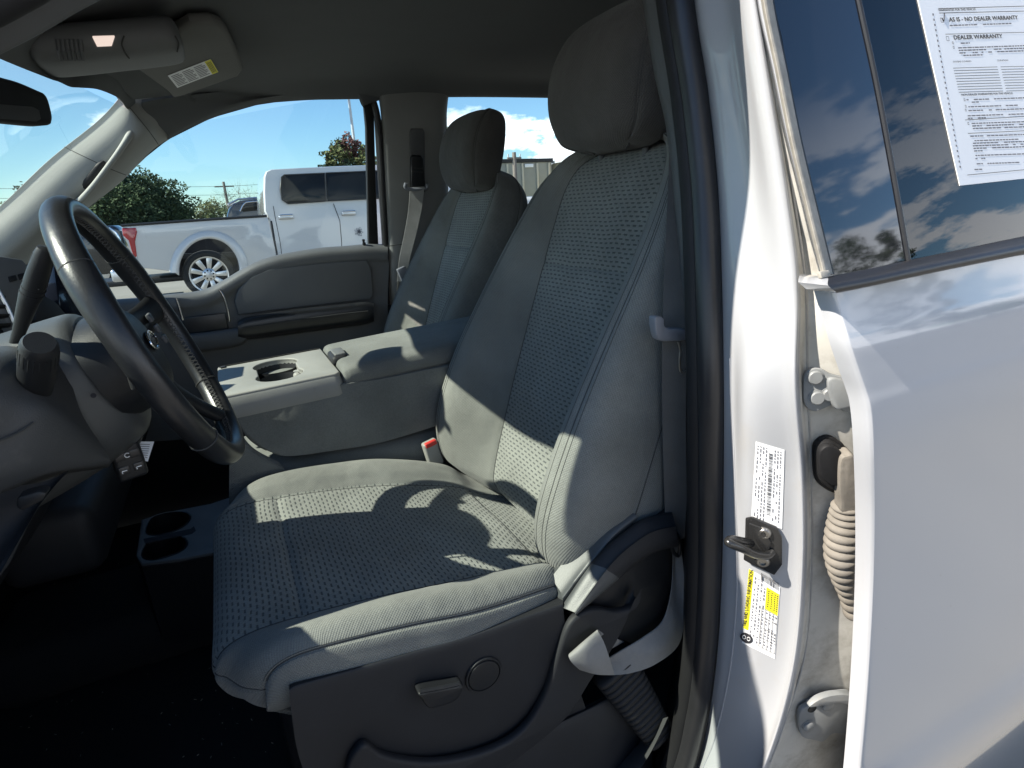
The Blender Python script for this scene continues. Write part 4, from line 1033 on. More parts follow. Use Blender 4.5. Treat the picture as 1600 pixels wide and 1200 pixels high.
# skirt of the tray
sk = rr_loop(0, Lx, -.134, .134, .014)
sec = []
for dz, g in ((-.004, -.002), (-.008, .0), (-.02, .002), (-.042, .003), (-.046, .001)):
    sec.append([tuple(fM @ Vector((x+(g if x > Lx/2 else -g), y+(g if y > 0 else -g), dz))) for x, y in sk])
mb.grid(sec, 'tray_grey', closev=True)
mb.tube([fM @ Vector((x, y, .002)) for x, y in ((.004, .120), (Lx-.02, .120), (Lx-.004, .118))], .0022, 'rubber', 6)
mb.rbox(None, (.010, .014, .004), 'rubber', .001, 2, M=fM @ Matrix.Translation((.012, .112, .002)))
tray = mb.build('console_tray', console)
mb = MB()
for cy in (-.050, .050):
    prof_ = [(.0465, -.008), (.044, -.02), (.042, -.05), (.039, -.078), (.034, -.082), (.0001, -.082)]
    rows = [[tuple(fM @ Vector((.118+r*math.cos(q*PI/16), cy+r*math.sin(q*PI/16), h))) for q in range(32)] for r, h in prof_]
    mb.grid(rows, 'plastic_dark' , closev=True)
mb.rbox(None, (.082, .10, .004), 'plastic_dark', .001, 2, M=fM @ Matrix.Translation((.118, 0, -.082)))
hl = hole3
mb.grid([V3([p+tn*.003 for p in hl]), V3([p-tn*.03 for p in hl])], 'tray_grey', closev=True)
cup = mb.build('cup_holder', console)
mb = MB()
mb.rbox(None, (.026, .040, .026), 'tray_grey', .008, 3, M=fM @ Matrix.Translation((.158, -.01, -.022)))
mb.build('cup_grip', console)
# padded lid
mb = MB()
lx0, lx1 = .178, .60
rows = []
for x, hz_, wd in [(lx0-.002, .010, .125), (lx0, .024, .130), (lx0+.008, .031, .1335), (lx0+.03, .033, .135), (.32, .034, .135), (.46, .034, .135), (lx1-.02, .034, .135), (lx1, .030, .13), (lx1+.004, .012, .12)]:
    zb = 1.158 + .05*(x-lx0)
    row = []
    for q in range(28):
        a = q*2*PI/28; ca, sa = math.cos(a), math.sin(a)
        row.append((x, wd*np.sign(ca)*abs(ca)**.35, zb+hz_*.25 + hz_*np.sign(sa)*abs(sa)**.45*.75))
    rows.append(row)
P = cr(np.array(rows).reshape(9, -1), 50).reshape(50, 28, 3); V = mb.grid(P, 'fine_cloth', closev=True); mb.face(V[0], 'fine_cloth'); mb.face(V[-1], 'fine_cloth')
lid = mb.build('console_lid', console)
mb = MB(); zt = 1.191
fl = frame((lx0+.012, -.02, zt), (1, 0, .05), (0, 1, 0))
mb.rbox(None, (.034, .075, .022), 'plastic_dark', .009, 4, M=fl @ Matrix.Translation((-.003, 0, -.0055)))
mb.rbox(None, (.024, .060, .006), 'panel_grey', .0025, 3, M=fl @ Matrix.Translation((.0, 0, .006)))
mb.build('lid_latch', console)
# cloth apron in front below the console and the middle seat pad
mb = MB()
G = [V3([at(363, 648, Y=-.125), at(372, 670, Y=-.125), at(396, 700, Y=-.125), at(436, 722, Y=-.12)]),
     V3([at(360, 690, Y=-.15), at(375, 700, Y=-.15), at(410, 720, Y=-.15), at(445, 735, Y=-.15)]),
     V3([at(358, 745, Y=-.15), at(378, 750, Y=-.155), at(410, 760, Y=-.155), at(450, 760, Y=-.15)]),
     V3([at(358, 800, Y=-.14), at(378, 800, Y=-.15), at(410, 800, Y=-.15), at(450, 790, Y=-.15)])]
mb.grid(cr2(G, 20, 20), 'fine_cloth')
mb.rbox((.17, 0, .955), (.46, .27, .10), 'fine_cloth', .035, 5)
mb.rbox((.17, 0, .83), (.42, .26, .22), 'plastic_black', .02, 3)
mb.build('middle_seat', truck)

# buckle between seat and console
mb = MB(); bc = at(676, 708, Y=-.165); bM = frame(bc, at(706, 705, Y=-.155)-at(672, 722, Y=-.16), at(672, 695, Y=-.16)-at(706, 738, Y=-.155))
mb.rbox(None, (.034, .062, .020), 'tray_grey', .005, 4, M=bM)
buckle = mb.build('belt_buckle', truck)
mb = MB(); mb.rbox(None, (.027, .012, .010), 'red', .003, 3, M=bM @ Matrix.Translation((0, .027, .007))); mb.build('release_button', buckle)
mb = MB(); mb.ribbon([bM @ Vector((0, -.025-.02*k, -.002*k)) for k in range(6)], [bM.to_3x3() @ Vector((.02, 0, 0))]*6, .003, 'plastic_black', [bM.to_3x3() @ Vector((0, 0, 1))]*6); mb.build('buckle_strap', buckle)

# low floor console with two cup holders, under the dash
mb = MB(); fz = .80
def fc(x, y, d=0): return at(x, y, Z=fz-d)
fo = [(213, 872), (222, 815), (262, 803), (330, 790), (420, 760), (430, 840), (330, 868), (280, 878), (222, 885)]
f3 = [fc(x, y) for x, y in fo]
h1 = [(229, 828), (238, 812), (262, 804), (288, 803), (299, 810), (292, 823), (270, 835), (244, 840), (230, 837)]
h2 = [(222, 866), (232, 850), (255, 842), (285, 842), (294, 852), (286, 864), (262, 874), (238, 879), (224, 875)]
H1 = loop(V3([fc(x, y) for x, y in h1]), 40); H2 = loop(V3([fc(x, y) for x, y in h2]), 40)
plate(mb, f3, [H1, H2], frame((0, 0, fz), (1, 0, 0), (0, 1, 0)), .012, 'panel_grey', .003)
mb.grid([V3(f3), V3([p-Vector((0, 0, .19)) for p in f3])], 'plastic_dark', closev=True)
fcn = mb.build('floor_console', truck)
mb = MB(); mb.prism([fc(x, y, -.0065) for x, y in [(224, 842), (298, 826), (303, 822), (306, 829), (300, 834), (226, 849)]], Vector((0, 0, -.003)), 'ink'); mb.build('divider_slot', fcn)
for Hh in (H1, H2):
    mb = MB(); c = sum(Hh, Vector())/len(Hh)
    V = mb.grid([V3([p+Vector((0, 0, .004)) for p in Hh]), V3([c+(p-c)*.94+Vector((0, 0, .007)) for p in Hh]), V3([c+(p-c)*.93-Vector((0, 0, .01)) for p in Hh]), V3([c+(p-c)*.85-Vector((0, 0, .06)) for p in Hh])], 'plastic_black', closev=True); mb.face(V[-1], 'plastic_black')
    mb.build('cup_holder', fcn)
# glove-side panel in the dark under the dash
mb = MB(); mb.rbox((-.38, .35, .93), (.16, .9, .14), 'plastic_dark', .03); mb.build('lower_panel', dash)
# ================================================================= near side: B-pillar, seals, rear door
ys = [-220, 0, 150, 300, 450, 600, 750, 900, 1050, 1200, 1380]
cols = [
 ([1068, 1083, 1105, 1120, 1126, 1128, 1128, 1125, 1116, 1088, 1010], -.800),
 ([1076, 1094, 1118, 1134, 1142, 1146, 1145, 1141, 1132, 1102, 1024], -.822),
 ([1110, 1135, 1158, 1176, 1180, 1168, 1172, 1180, 1172, 1140, 1060], -.858),
 ([1130, 1160, 1182, 1205, 1222, 1224, 1236, 1240, 1225, 1180, 1100], -.893),
 ([1142, 1178, 1202, 1226, 1244, 1242, 1253, 1253, 1238, 1194, 1110], -.906),
 ([1147, 1184, 1209, 1234, 1252, 1251, 1262, 1262, 1247, 1204, 1120], -.902),
 ([1152, 1189, 1216, 1242, 1262, 1262, 1271, 1272, 1258, 1216, 1134], -.898),
 ([1175, 1205, 1232, 1262, 1300, 1338, 1345, 1345, 1342, 1332, 1320], -.925)]
def tum(z): return max(0, z-1.30)*.24 + max(0, .8-z)*.10      # pillar leans in above the belt line
rowsP = []
for k, y in enumerate(ys):
    row = []
    for xs_, Y in cols:
        p = at(xs_[k], y, Y=Y)
        for _ in range(4): p = at(xs_[k], y, Y=Y+tum(p.z))
        row.append(tuple(p))
    rowsP.append(row)
mb = MB(); PP = cr2(rowsP, 110, 70)
# u: column fraction; the outer face behind the crest is the dirtier one
mb.grid(PP, 'white_jamb', matf=lambda u, v: 'white_jamb' if v < 4.7/7 else 'white_dirty')
mb.grid([[tuple(p) for p in PP[:, -1]], [tuple(Vector(p)+Vector((.02, .06, 0))) for p in PP[:, -1]]], 'white_dirty')
mb.grid([[tuple(p) for p in PP[:, 0]], [tuple(Vector(p)+Vector((.01, .05, 0))) for p in PP[:, 0]]], 'white_jamb')
pillar = mb.build('door_pillar', truck, label='white painted door pillar with stickers, a black latch striker and two hinges')
PA_ = np.array([[pixel for pixel in row] for row in rowsP])
from mathutils.bvhtree import BVHTree
_b = bmesh.new(); _b.from_mesh(pillar.data); bvh = BVHTree.FromBMesh(_b); 
def onp(x, y, d=.0015):
    """point on the pillar's painted surface seen at a photo pixel, lifted towards the outside by d"""
    r_ = ray(x, y).normalized(); h, n, i, t = bvh.ray_cast(CAM, r_)
    if h is None: return at(x, y, Y=-.9)
    if n.dot(r_) > 0: n = -n
    return h + n*d
def onn(x, y):
    r_ = ray(x, y).normalized(); h, n, i, t = bvh.ray_cast(CAM, r_)
    if h is None: return Vector((-.8, -.6, 0)).normalized()
    return -n if n.dot(r_) > 0 else n
# faint pressed lines along the jamb
for xs_, lo, hi in (([1134, 1156, 1170, 1170, 1150, 1140], 0, 0),):
    pass
mb = MB()
ln = [onp(x, y, .0003) for x, y in [(1141, 560), (1147, 700), (1152, 850), (1150, 950), (1140, 1050), (1118, 1150), (1098, 1200)]]
mb.tube(V3(cr(V3(ln), 40)), .0012, 'white_jamb', 6); mb.build('pressed_seam', pillar)
mb = MB(); ln = [onp(x, y, .0002) for x, y in [(1198, 5), (1222, 150), (1240, 300), (1258, 440), (1262, 600), (1268, 750), (1268, 900), (1256, 1030), (1222, 1140), (1203, 1190)]]
mb.tube(V3(cr(V3(ln), 60)), .0014, 'sealer', 6); mb.build('sealer_bead', pillar)

def patch(mb, quad, m, nu=10, nv=20, d=.0012, u0=0, u1=1, v0=0, v1=1):
    """sticker area following the pillar; quad: pixel corners a(top-left) b(top-right) c(bottom-right) e(bottom-left)"""
    a, b, c, e = [Vector((*q, 0)) for q in quad]
    P = []
    for i in range(nv+1):
        v = v0+(v1-v0)*i/nv; row = []
        for j in range(nu+1):
            u = u0+(u1-u0)*j/nu; q = (a*(1-u)+b*u)*(1-v)+(e*(1-u)+c*u)*v; row.append(tuple(onp(q.x, q.y, d)))
        P.append(row)
    mb.grid(P, m)
# certification sticker: rows of tiny vertical print and a bar code
Q = [(1181, 689), (1226, 702), (1222, 826), (1174, 812)]
mb = MB(); patch(mb, Q, 'sticker_white', 6, 10, .0008)
rnd = random.Random(3)
for j in range(9):
    u = .07+.098*j
    if j in (4, 5): continue
    v = .04
    while v < .94:
        w = rnd.uniform(.012, .05)
        if rnd.random() < .78: patch(mb, Q, 'ink_grey', 1, 1, .0012, u, u+.032, v, min(v+w, .96))
        v += w+.014
for k in range(46):
    v = .10+.78*k/46; w = rnd.choice((.004, .007, .011)); patch(mb, Q, 'ink', 1, 1, .0012, .47, .60, v, v+w)
mb.build('certification_label', pillar)
# tyre and loading sticker
Q = [(1171, 888), (1219, 917), (1211, 1029), (1160, 1004)]
mb = MB(); patch(mb, Q, 'sticker_white', 6, 10, .0008)
patch(mb, Q, 'yellow', 2, 8, .0012, .0, .15, 0, .80)
patch(mb, Q, 'yellow', 3, 4, .0012, .58, .98, .10, .40)
for u in (.20, .30, .40, .50): 
    v = .05
    while v < .9:
        w = rnd.uniform(.01, .045)
        if rnd.random() < .8: patch(mb, Q, 'ink_grey', 1, 1, .0016, u, u+.035, v, v+w)
        v += w+.013
for v in (.40, .52, .66, .80, .93): patch(mb, Q, 'ink', 3, 1, .0016, .48, .98, v, v+.006)
for u in (.48, .60, .72, .84, .965): patch(mb, Q, 'ink', 1, 6, .0016, u, u+.012, .40, .935)
for u in (.64, .74, .84, .92):
    v = .13
    while v < .37: patch(mb, Q, 'ink', 1, 1, .0016, u, u+.035, v, v+.018); v += .03
    v = .43
    while v < .9:
        if rnd.random() < .6: patch(mb, Q, 'ink_grey', 1, 1, .0016, u-.02, u+.025, v, v+.022)
        v += .04
for k in range(14): patch(mb, [(1188, 893), (1219, 911), (1219, 924), (1188, 904)], 'ink', 1, 1, .0016, .05+.065*k, .05+.065*k+rnd.choice((.02, .035)), 0, 1)
# heading reads upward along the yellow band
a, b = onp(1163, 981, .0018), onp(1174, 890, .0018); ey_ = onp(1171.5, 891, .0018)-onp(1177.5, 894, .0018)
mb.text('TIRE AND LOADING INFORMATION', onp(1166.5, 978, .0018), onp(1177.0, 893, .0018)-onp(1166.5, 978, .0018), (onp(1160, 978, .0018)-onp(1166.5, 978, .0018)), .0078, 'ink', .02, 'LEFT', .74)
c = onp(1167, 996, .0016); ex_ = (onp(1174, 999, .0016)-c).normalized(); ey_ = (onp(1169, 986, .0016)-c).normalized()
mb.poly([c+ex_*.0085*math.cos(t)+ey_*.0085*math.sin(t) for t in np.linspace(0, 2*PI, 24, endpoint=False)], 'ink')
mb.tube([c+ex_*(.003+.002*math.cos(t))+ey_*.003*math.sin(t)-(c-CAM).normalized()*.0004 for t in np.linspace(0, 2*PI, 16)], .0004, 'sticker_white', 4)
mb.tube([c+ex_*(-.003+.002*math.cos(t))+ey_*.003*math.sin(t)-(c-CAM).normalized()*.0004 for t in np.linspace(0, 2*PI, 16)], .0004, 'sticker_white', 4)
mb.build('tyre_label', pillar)

# latch striker
mb = MB(); pl_ = [(1165, 808), (1176, 806), (1214, 822), (1222, 838), (1222, 880), (1210, 896), (1176, 880), (1162, 872), (1164, 850)]
pn = onn(1195, 850); pc = onp(1195, 850, .002)
pp = [atp(x, y, pc, pn) for x, y in pl_]
mb.prism(pp, pn*.004, 'metal_black', .0012)
# dished shoulder
q = [atp(x, y, pc+pn*.004, pn) for x, y in [(1170, 815), (1190, 822), (1206, 846), (1196, 872), (1172, 868)]]
mb.prism(q, pn*.004, 'metal_black', .002)
stk = mb.build('latch_striker', pillar)
mb = MB(); lo = [(1206, 862, .004), (1198, 868, .012), (1180, 866, .026), (1160, 857, .040), (1143, 850, .046), (1138, 846, .044), (1145, 843, .036), (1160, 846, .022), (1172, 848, .008), (1176, 848, .0)]
def offp(x, y, d): return atp(x, y, pc+pn*d, pn)
mb.tube(V3(cr(V3([offp(x, y, d) for x, y, d in lo]), 36)), .0052, 'metal_black', 12)
mb.build('striker_loop', stk)
for x, y in ((1194, 832), (1192, 876)):
    mb = MB(); c = offp(x, y, .004 if y < 850 else .002); mb.lathe(c, pn, [(.0085, 0), (.0085, .002), (.0065, .0045), (.004, .0047), (.0036, .0025), (.0001, .0025)], 'steel', 24); mb.build('bolt', stk)

# hinges, bolt heads
def hinge(outline, bolts, hole=None, arm=None):
    mb = MB(); cx = sum(x for x, y in outline)/len(outline); cy = sum(y for x, y in outline)/len(outline)
    n = onn(1290, cy); c = onp(1290, cy, .003)
    lo_ = loop(V3([atp(x, y, c, n) for x, y in outline]), 70)
    mb.prism(lo_, n*.007, 'hinge_paint', .002)
    if arm:
        lo2 = loop(V3([atp(x, y, c+n*.006, n) for x, y in arm]), 50); mb.prism(lo2, n*.009, 'hinge_paint', .003)
    h = mb.build('hinge', pillar)
    for x, y, r_ in bolts:
        b_ = MB(); b_.lathe(atp(x, y, c+n*.007, n), n, [(r_*1.2, 0), (r_*1.2, .0010), (r_, .0012), (r_, .0034), (r_*.86, .0044), (.0001, .0045)], 'hinge_paint', 24); b_.build('bolt', h)
    if hole:
        b_ = MB(); x, y, r_ = hole; b_.lathe(atp(x, y, c+n*.0073, n), n, [(r_*1.1, .0), (r_, .0006), (r_*.8, -.0002), (.0001, -.0002)], 'plastic_black', 20); b_.build('bolt_hole', h)
    return h
hinge([(1254, 585), (1262, 575), (1280, 574), (1296, 582), (1320, 588), (1336, 596), (1336, 640), (1315, 640), (1300, 630), (1270, 640), (1254, 628), (1252, 605)],
      [(1273, 589, .0075), (1295, 616, .0072), (1276, 621, .0075)], arm=[(1290, 592), (1312, 590), (1345, 604), (1348, 622), (1318, 634), (1298, 632)])
hinge([(1246, 1105), (1262, 1094), (1280, 1082), (1302, 1077), (1330, 1082), (1330, 1138), (1312, 1140), (1296, 1140), (1282, 1152), (1268, 1150), (1250, 1145), (1244, 1128)],
      [(1292, 1101, .0085), (1262, 1133, .0085)], hole=(1269, 1108, .006), arm=[(1258, 1096), (1280, 1082), (1310, 1077), (1336, 1084), (1336, 1100), (1308, 1090), (1280, 1094)])

# wiring boot: oval grommet, grey sleeve, ribbed bellows into the door
mb = MB(); n = onn(1290, 720); c = onp(1290, 720, .0)
go = [(1267, 700), (1274, 684), (1290, 677), (1306, 684), (1318, 700), (1318, 760), (1302, 766), (1284, 758), (1270, 742)]
for s, z0, hh in ((1, 0, .008), (.84, .007, .012), (.7, .018, .010)):
    cx, cy = 1293, 720
    mb.prism(loop(V3([atp(cx+(x-cx)*s, cy+(y-cy)*s, c+n*z0, n) for x, y in go]), 60), n*hh, 'rubber', .003)
boot = mb.build('wiring_grommet', pillar)
mb = MB(); sl_ = [(1302, 705), (1312, 698), (1322, 698), (1330, 716), (1336, 740), (1336, 786), (1305, 786), (1302, 768), (1300, 740)]
mb.prism(loop(V3([atp(x, y, c+n*.014, n) for x, y in sl_]), 50), n*.020, 'rubber_dusty', .006); mb.build('boot_sleeve', boot)
mb = MB()
cl = [(1322, 786), (1320, 810), (1316, 840), (1314, 870), (1318, 900), (1326, 930), (1334, 962)]
ctr = cr([tuple(at(x, y, Y=-.928)) for x, y in cl], 150); rad = []
for i in range(150):
    t = i/149; base_r = .0125 + .0060*math.sin(PI*min(1, t*1.25))**1 - .004*t
    ph = (t*15) % 1; rad.append(base_r + .0042*(math.sin(PI*ph)**.6) - .0012)
mb.tube(V3(ctr), rad, 'rubber_dusty', 22); mb.build('ribbed_boot', boot)

# black door-opening weather strip: bulb with two lips, in three bands as seen
def strip(pts, Y, r, m, n=16, flat=1.0, z=None):
    mb = MB(); P = []
    for x, y, *o in pts:
        p = at(x, y, Y=Y)
        for _ in range(4): p = at(x, y, Y=Y+tum(p.z))
        P.append(tuple(p))
    mb.tube(V3(cr(P, 90)), r, m, n, flat=flat); return mb
o_ = [(1040, -200), (1062, 0), (1085, 150), (1100, 300), (1106, 450), (1109, 600), (1109, 750), (1107, 900), (1100, 1020), (1086, 1120), (1062, 1210), (1000, 1360)]
mb = strip(o_, -.790, .0165, 'rubber_satin'); ws = mb.build('weather_strip', truck)
i_ = [(x-20, y) for x, y in o_]
mb = strip(i_, -.775, .013, 'rubber'); o = mb.build('seal_lip', ws)
mb = strip([(x+16, y) for x, y in o_], -.800, .0045, 'rubber'); mb.build('seal_lip', ws)
# inner pillar trim: grey edge strip above the belt line, black below
mb = MB()
def tp(x, y, Y):
    p = at(x, y, Y=Y)
    for _ in range(4): p = at(x, y, Y=Y+tum(p.z))
    return p
G = [[tuple(tp(x, y, Y)) for x, y, Y in ((xa-3, y, -.68), (xa, y, -.715), (xa+9, y, -.735), (xa+20, y, -.752), (xa+36, y, -.757))] for xa, y in ((978, -200), (1007, 0), (1026, 120), (1045, 210), (1058, 360), (1068, 480), (1076, 600))]
mb.grid(cr2(G, 40, 20), 'plastic_grey', matf=lambda u, v: 'plastic_grey')
pt = mb.build('pillar_trim', truck)
mb = MB()
G = [[tuple(tp(x, y, Y)) for x, y, Y in ((xa+2, y, -.66), (xa+8, y, -.715), (xa+20, y, -.738), (xa+44, y, -.757))] for xa, y in ((1066, 465), (1068, 560), (1066, 700), (1062, 850), (1058, 960), (1046, 1060), (1020, 1160), (980, 1260))]
mb.grid(cr2(G, 40, 16), 'plastic_black'); mb.build('lower_trim', pt)
# solid core of the pillar behind trim (keeps light out of the joint)
mb = MB(); mb.rbox((.66, -.77, .95), (.08, .06, .9), 'plastic_black', .01); mb.build('pillar_core', truck)

# near seat belt: webbing down the pillar, grey guide, lower loop
mb = MB()
pth = [tp(1076, -60, -.70), tp(1070, 120, -.70), tp(1064, 260, -.705), tp(1058, 400, -.71), tp(1054, 520, -.712), tp(1053, 640, -.712), tp(1055, 760, -.712), tp(1057, 842, -.705)]
mb.ribbon(cr(V3(pth), 40), [Vector((.030, -.014, 0))]*40, .0016, 'webbing_dark', [Vector((-.4, -1, 0))]*40)
belt = mb.build('seat_belt', truck)
mb = MB()   # guide / tongue
g = [(1024, 498), (1030, 494), (1038, 498), (1042, 512), (1072, 515), (1074, 530), (1060, 533), (1034, 533), (1026, 522)]
mb.prism(loop(V3([at(x, y, Y=-.725) for x, y in g]), 60), Vector((0, .014, 0)), 'belt_grey', .004); mb.build('belt_guide', belt)
mb = MB(); mb.tube(V3(cr(V3([at(x, y, Y=-.728) for x, y in [(1060, 534), (1063, 545), (1062, 560), (1063, 578), (1067, 581), (1070, 578)]]), 20)), .0018, 'steel', 8); mb.build('tongue_edge', belt)
mb = MB()
E1 = [(1050, 832, -.70), (1052, 881, -.706), (1048, 930, -.712), (1035, 972, -.718), (1005, 997, -.722), (975, 1015, -.722), (950, 1030, -.715)]
E2 = [(1062, 834, -.70), (1069, 900, -.716), (1071, 958, -.722), (1060, 1008, -.730), (1024, 1038, -.735), (985, 1052, -.735), (955, 1055, -.728)]
P1 = [at(x, y, Y=Y) for x, y, Y in E1]; P2 = [at(x, y, Y=Y) for x, y, Y in E2]
mid_ = [(a_+b_)/2 + Vector((0, .006*math.sin(1.3*k_), .002)) for k_, (a_, b_) in enumerate(zip(P1, P2))]
thick(mb, cr2([V3(P1), V3(mid_), V3(P2)], 12, 60), 'webbing', (0, .0016, .0004))
mb.build('belt_loop', belt)
mb = MB()
rws = [[(906, 1047, -.741), (932, 1054, -.746), (961, 1055, -.744)], [(895, 1037, -.746), (924, 1038, -.752), (953, 1030, -.750)], [(889, 1027, -.743), (914, 1014, -.750), (944, 1004, -.746)], [(892, 1021, -.736), (912, 1003, -.740), (934, 985, -.738)], [(905, 1018, -.725), (925, 1004, -.725), (946, 992, -.722)], [(935, 1025, -.712), (955, 1014, -.710), (975, 1003, -.706)]]
thick(mb, cr2([V3([at(*q_[:2], Y=q_[2]) for q_ in r_]) for r_ in rws], 40, 14), 'webbing', (.0004, .0016, 0))
mb.build('belt_fold', belt)
mb = MB(); mb.tube(V3(cr(V3([at(x, y, Y=-.712) for x, y in [(1052, 832), (1048, 846), (1052, 862), (1060, 868), (1062, 850), (1056, 834)]]), 24)), .003, 'plastic_black', 8, closed=False); mb.build('belt_slot', belt)
# ribbed anchor boot
mb = MB(); a, b = at(958, 1040, Y=-.715), at(1030, 1150, Y=-.73); rows = []
for i in range(121):
    t = i/120; c = a.lerp(b, t); ph = (t*15) % 1; k = .74+.30*math.sin(PI*ph)**.55
    w = (.037-.011*t)*k; th = .016*k
    d = (b-a).normalized(); sx_ = d.cross(Vector((0, 1, 0))).normalized()
    rows.append([tuple(c + sx_*w*math.copysign(abs(math.cos(q*2*PI/20))**.5, math.cos(q*2*PI/20)) + Vector((0, 1, 0))*th*math.copysign(abs(math.sin(q*2*PI/20))**.5, math.sin(q*2*PI/20))) for q in range(20)])
V = mb.grid(rows, 'rubber', closev=True); mb.face(V[0], 'rubber'); mb.face(V[-1], 'rubber'); mb.build('ribbed_anchor', belt)
# sill trim at the foot of the pillar
mb = MB()
G = [V3([at(1044, 1120, Y=-.755), at(1030, 1150, Y=-.755), at(1008, 1190, Y=-.755), at(960, 1260, Y=-.755)]), V3([at(1034, 1124, Y=-.74), at(1016, 1156, Y=-.735), at(985, 1192, Y=-.73), at(930, 1250, Y=-.73)]), V3([at(1022, 1136, Y=-.72), at(996, 1160, Y=-.70), at(955, 1190, Y=-.69), at(890, 1240, Y=-.69)]), V3([at(1010, 1150, Y=-.66), at(985, 1172, Y=-.66), at(930, 1205, Y=-.66), at(860, 1250, Y=-.66)])]
mb.grid(cr2(G, 16, 16), 'plastic_mid'); mb.build('sill_trim', truck)

# ---------- rear door skin
RP0 = Vector((0, -.948, 1.40)); RN = Vector((0, -.45, .115)).normalized()   # outer face of the side glass
def rg_(x, y, d=0): return atp(x, y, RP0 + RN*d, RN)
edge = [(1308, 452), (1313, 470), (1322, 500), (1334, 540), (1347, 580), (1358, 612), (1365, 640), (1369, 700), (1370, 800), (1368, 900), (1363, 1000), (1356, 1100), (1347, 1200), (1335, 1320), (1320, 1450)]
def yskin(z):
    return float(np.interp(z, [.3, .50, .62, .74, .86, .98, 1.10, 1.18, 1.26, 1.34, 1.40], [-.93, -.960, -.990, -.986, -.982, -.977, -.975, -.980, -.986, -.974, -.955]))
E0 = []
for x, y in edge:
    p = at(x, y, Y=-.97)
    for _ in range(5): p = at(x, y, Y=yskin(p.z))
    E0.append(p)
mb = MB(); G = []
for p in E0:
    zz = p.z
    G.append([(p.x-.006+.0, p.y+.020, zz), (p.x-.0065, p.y+.008, zz), (p.x-.004, p.y+.0015, zz), (p.x+.002, p.y, zz)] + [(p.x+t, yskin(zz)-.010*math.sin(min(1, t/1.1)*PI*.5), zz + (.02*t if zz > 1.3 else .02*t*max(0, (zz-.9)/.4))) for t in (.03, .12, .25, .4, .6, .85, 1.15)])
GG = cr2(G, 90, 80); mb.grid(GG, 'white_paint')
# back face so the door is solid
mb.grid([[tuple(Vector(q)+Vector((.0, .08, 0))) for q in r[6:]] for r in G], 'plastic_dark')
rdoor = mb.build('rear_door', truck, label='closed white rear door with tinted glass and a paper notice behind it')
# folded hem flange along the leading edge
mb = MB()
fl_in = [(1297, 440), (1300, 462), (1308, 490), (1316, 522), (1322, 548), (1330, 578), (1338, 606), (1337, 640), (1334, 690), (1337, 760), (1338, 900), (1337, 1000), (1334, 1100), (1326, 1150), (1321, 1220), (1316, 1330), (1310, 1450)]
fl_y = [y for _, y in fl_in]
exx = np.interp(fl_y, [y for _, y in edge], [x for x, _ in edge])
G = []
for (x, y), xe in zip(fl_in, exx):
    def yy(xx, off):
        p = at(xx, y, Y=-.97)
        for _ in range(4): p = at(xx, y, Y=yskin(p.z)+off)
        return tuple(p)
    w = xe-x
    G.append([yy(x+2, .052), yy(x, .040), yy(x+w*.25, .030), yy(x+w*.45, .026), yy(x+w*.50, .020), yy(x+w*.95, .012)])
mb.grid(cr2(G, 90, 24), 'white_jamb'); mb.build('hem_flange', rdoor)
# upper door frame: the painted strip and dusty seal left of the glass
mb = MB()
sl = [(1180, -120), (1192, 0), (1214, 110), (1236, 220), (1262, 330), (1286, 428)]
G = []
for x, y in sl: G.append([tuple(tp(x-10, y, -.905)), tuple(rg_(x-6, y, -.02)), tuple(rg_(x-1, y, .003)), tuple(rg_(x+4, y, .007)), tuple(rg_(x+10, y, .006)), tuple(rg_(x+17, y, .001)), tuple(rg_(x+18, y, -.004))])
mb.grid(cr2(G, 60, 24), 'seal_beige', matf=lambda u, v: 'white_paint' if v < .26 else ('seal_beige' if v < .74 else 'rubber'))
mb.prism([rg_(x, y, .004) for x, y in [(1275, 425), (1290, 423), (1293, 432), (1278, 436)]], RN*.004, 'seal_beige', .001)
mb.build('window_seal', rdoor)
mb = MB(); q = [(1192, -120), (1318, -120), (1340, 0), (1368, 130), (1394, 270), (1418, 406), (1292, 436), (1272, 330), (1243, 180), (1222, 60), (1208, 0)]
mb.prism([rg_(x, y, -.001) for x, y in q], -RN*.004, 'black_gloss'); mb.build('applique', rdoor)
mb = MB(); mb.tube(V3(cr(V3([rg_(x, y, -.001) for x, y in [(1318, -120), (1341, 0), (1369, 130), (1395, 270), (1419, 408)]]), 30)), .0028, 'rubber_satin', 8); mb.build('glass_gasket', rdoor)
mb = MB(); mb.prism([rg_(x, y, -.006) for x, y in [(1318, -120), (1341, 0), (1369, 130), (1395, 270), (1419, 412), (1700, 356), (2400, 200), (2400, -120)]], -RN*.004, 'privacy_glass'); glass = mb.build('window_glass', rdoor)
mb = MB()   # belt moulding
bt = [(1294, 434), (1360, 421), (1420, 408), (1500, 392), (1600, 371), (1760, 340), (2200, 252)]
bb = [(1306, 458), (1362, 447), (1422, 434), (1502, 417), (1602, 397), (1762, 366), (2202, 276)]
G = [V3([rg_(x, y-2, -.004) for x, y in bt]), V3([rg_(x, y, .008) for x, y in bt]), V3([rg_(x, y+3, .014) for x, y in bt]), V3([at(x, (y+y2)/2, Y=-.972) for (x, y), (_, y2) in zip(bt, bb)]), V3([at(x, y-2, Y=-.974) for x, y in bb]), V3([at(x, y, Y=-.968) for x, y in bb])]
mb.grid(cr2(G, 20, 60), 'rubber_satin')
mb.grid([[r[0] for r in G], [tuple(Vector(r[0])+Vector((0, .03, 0))) for r in G]], 'white_paint')
mb.build('belt_molding', rdoor)
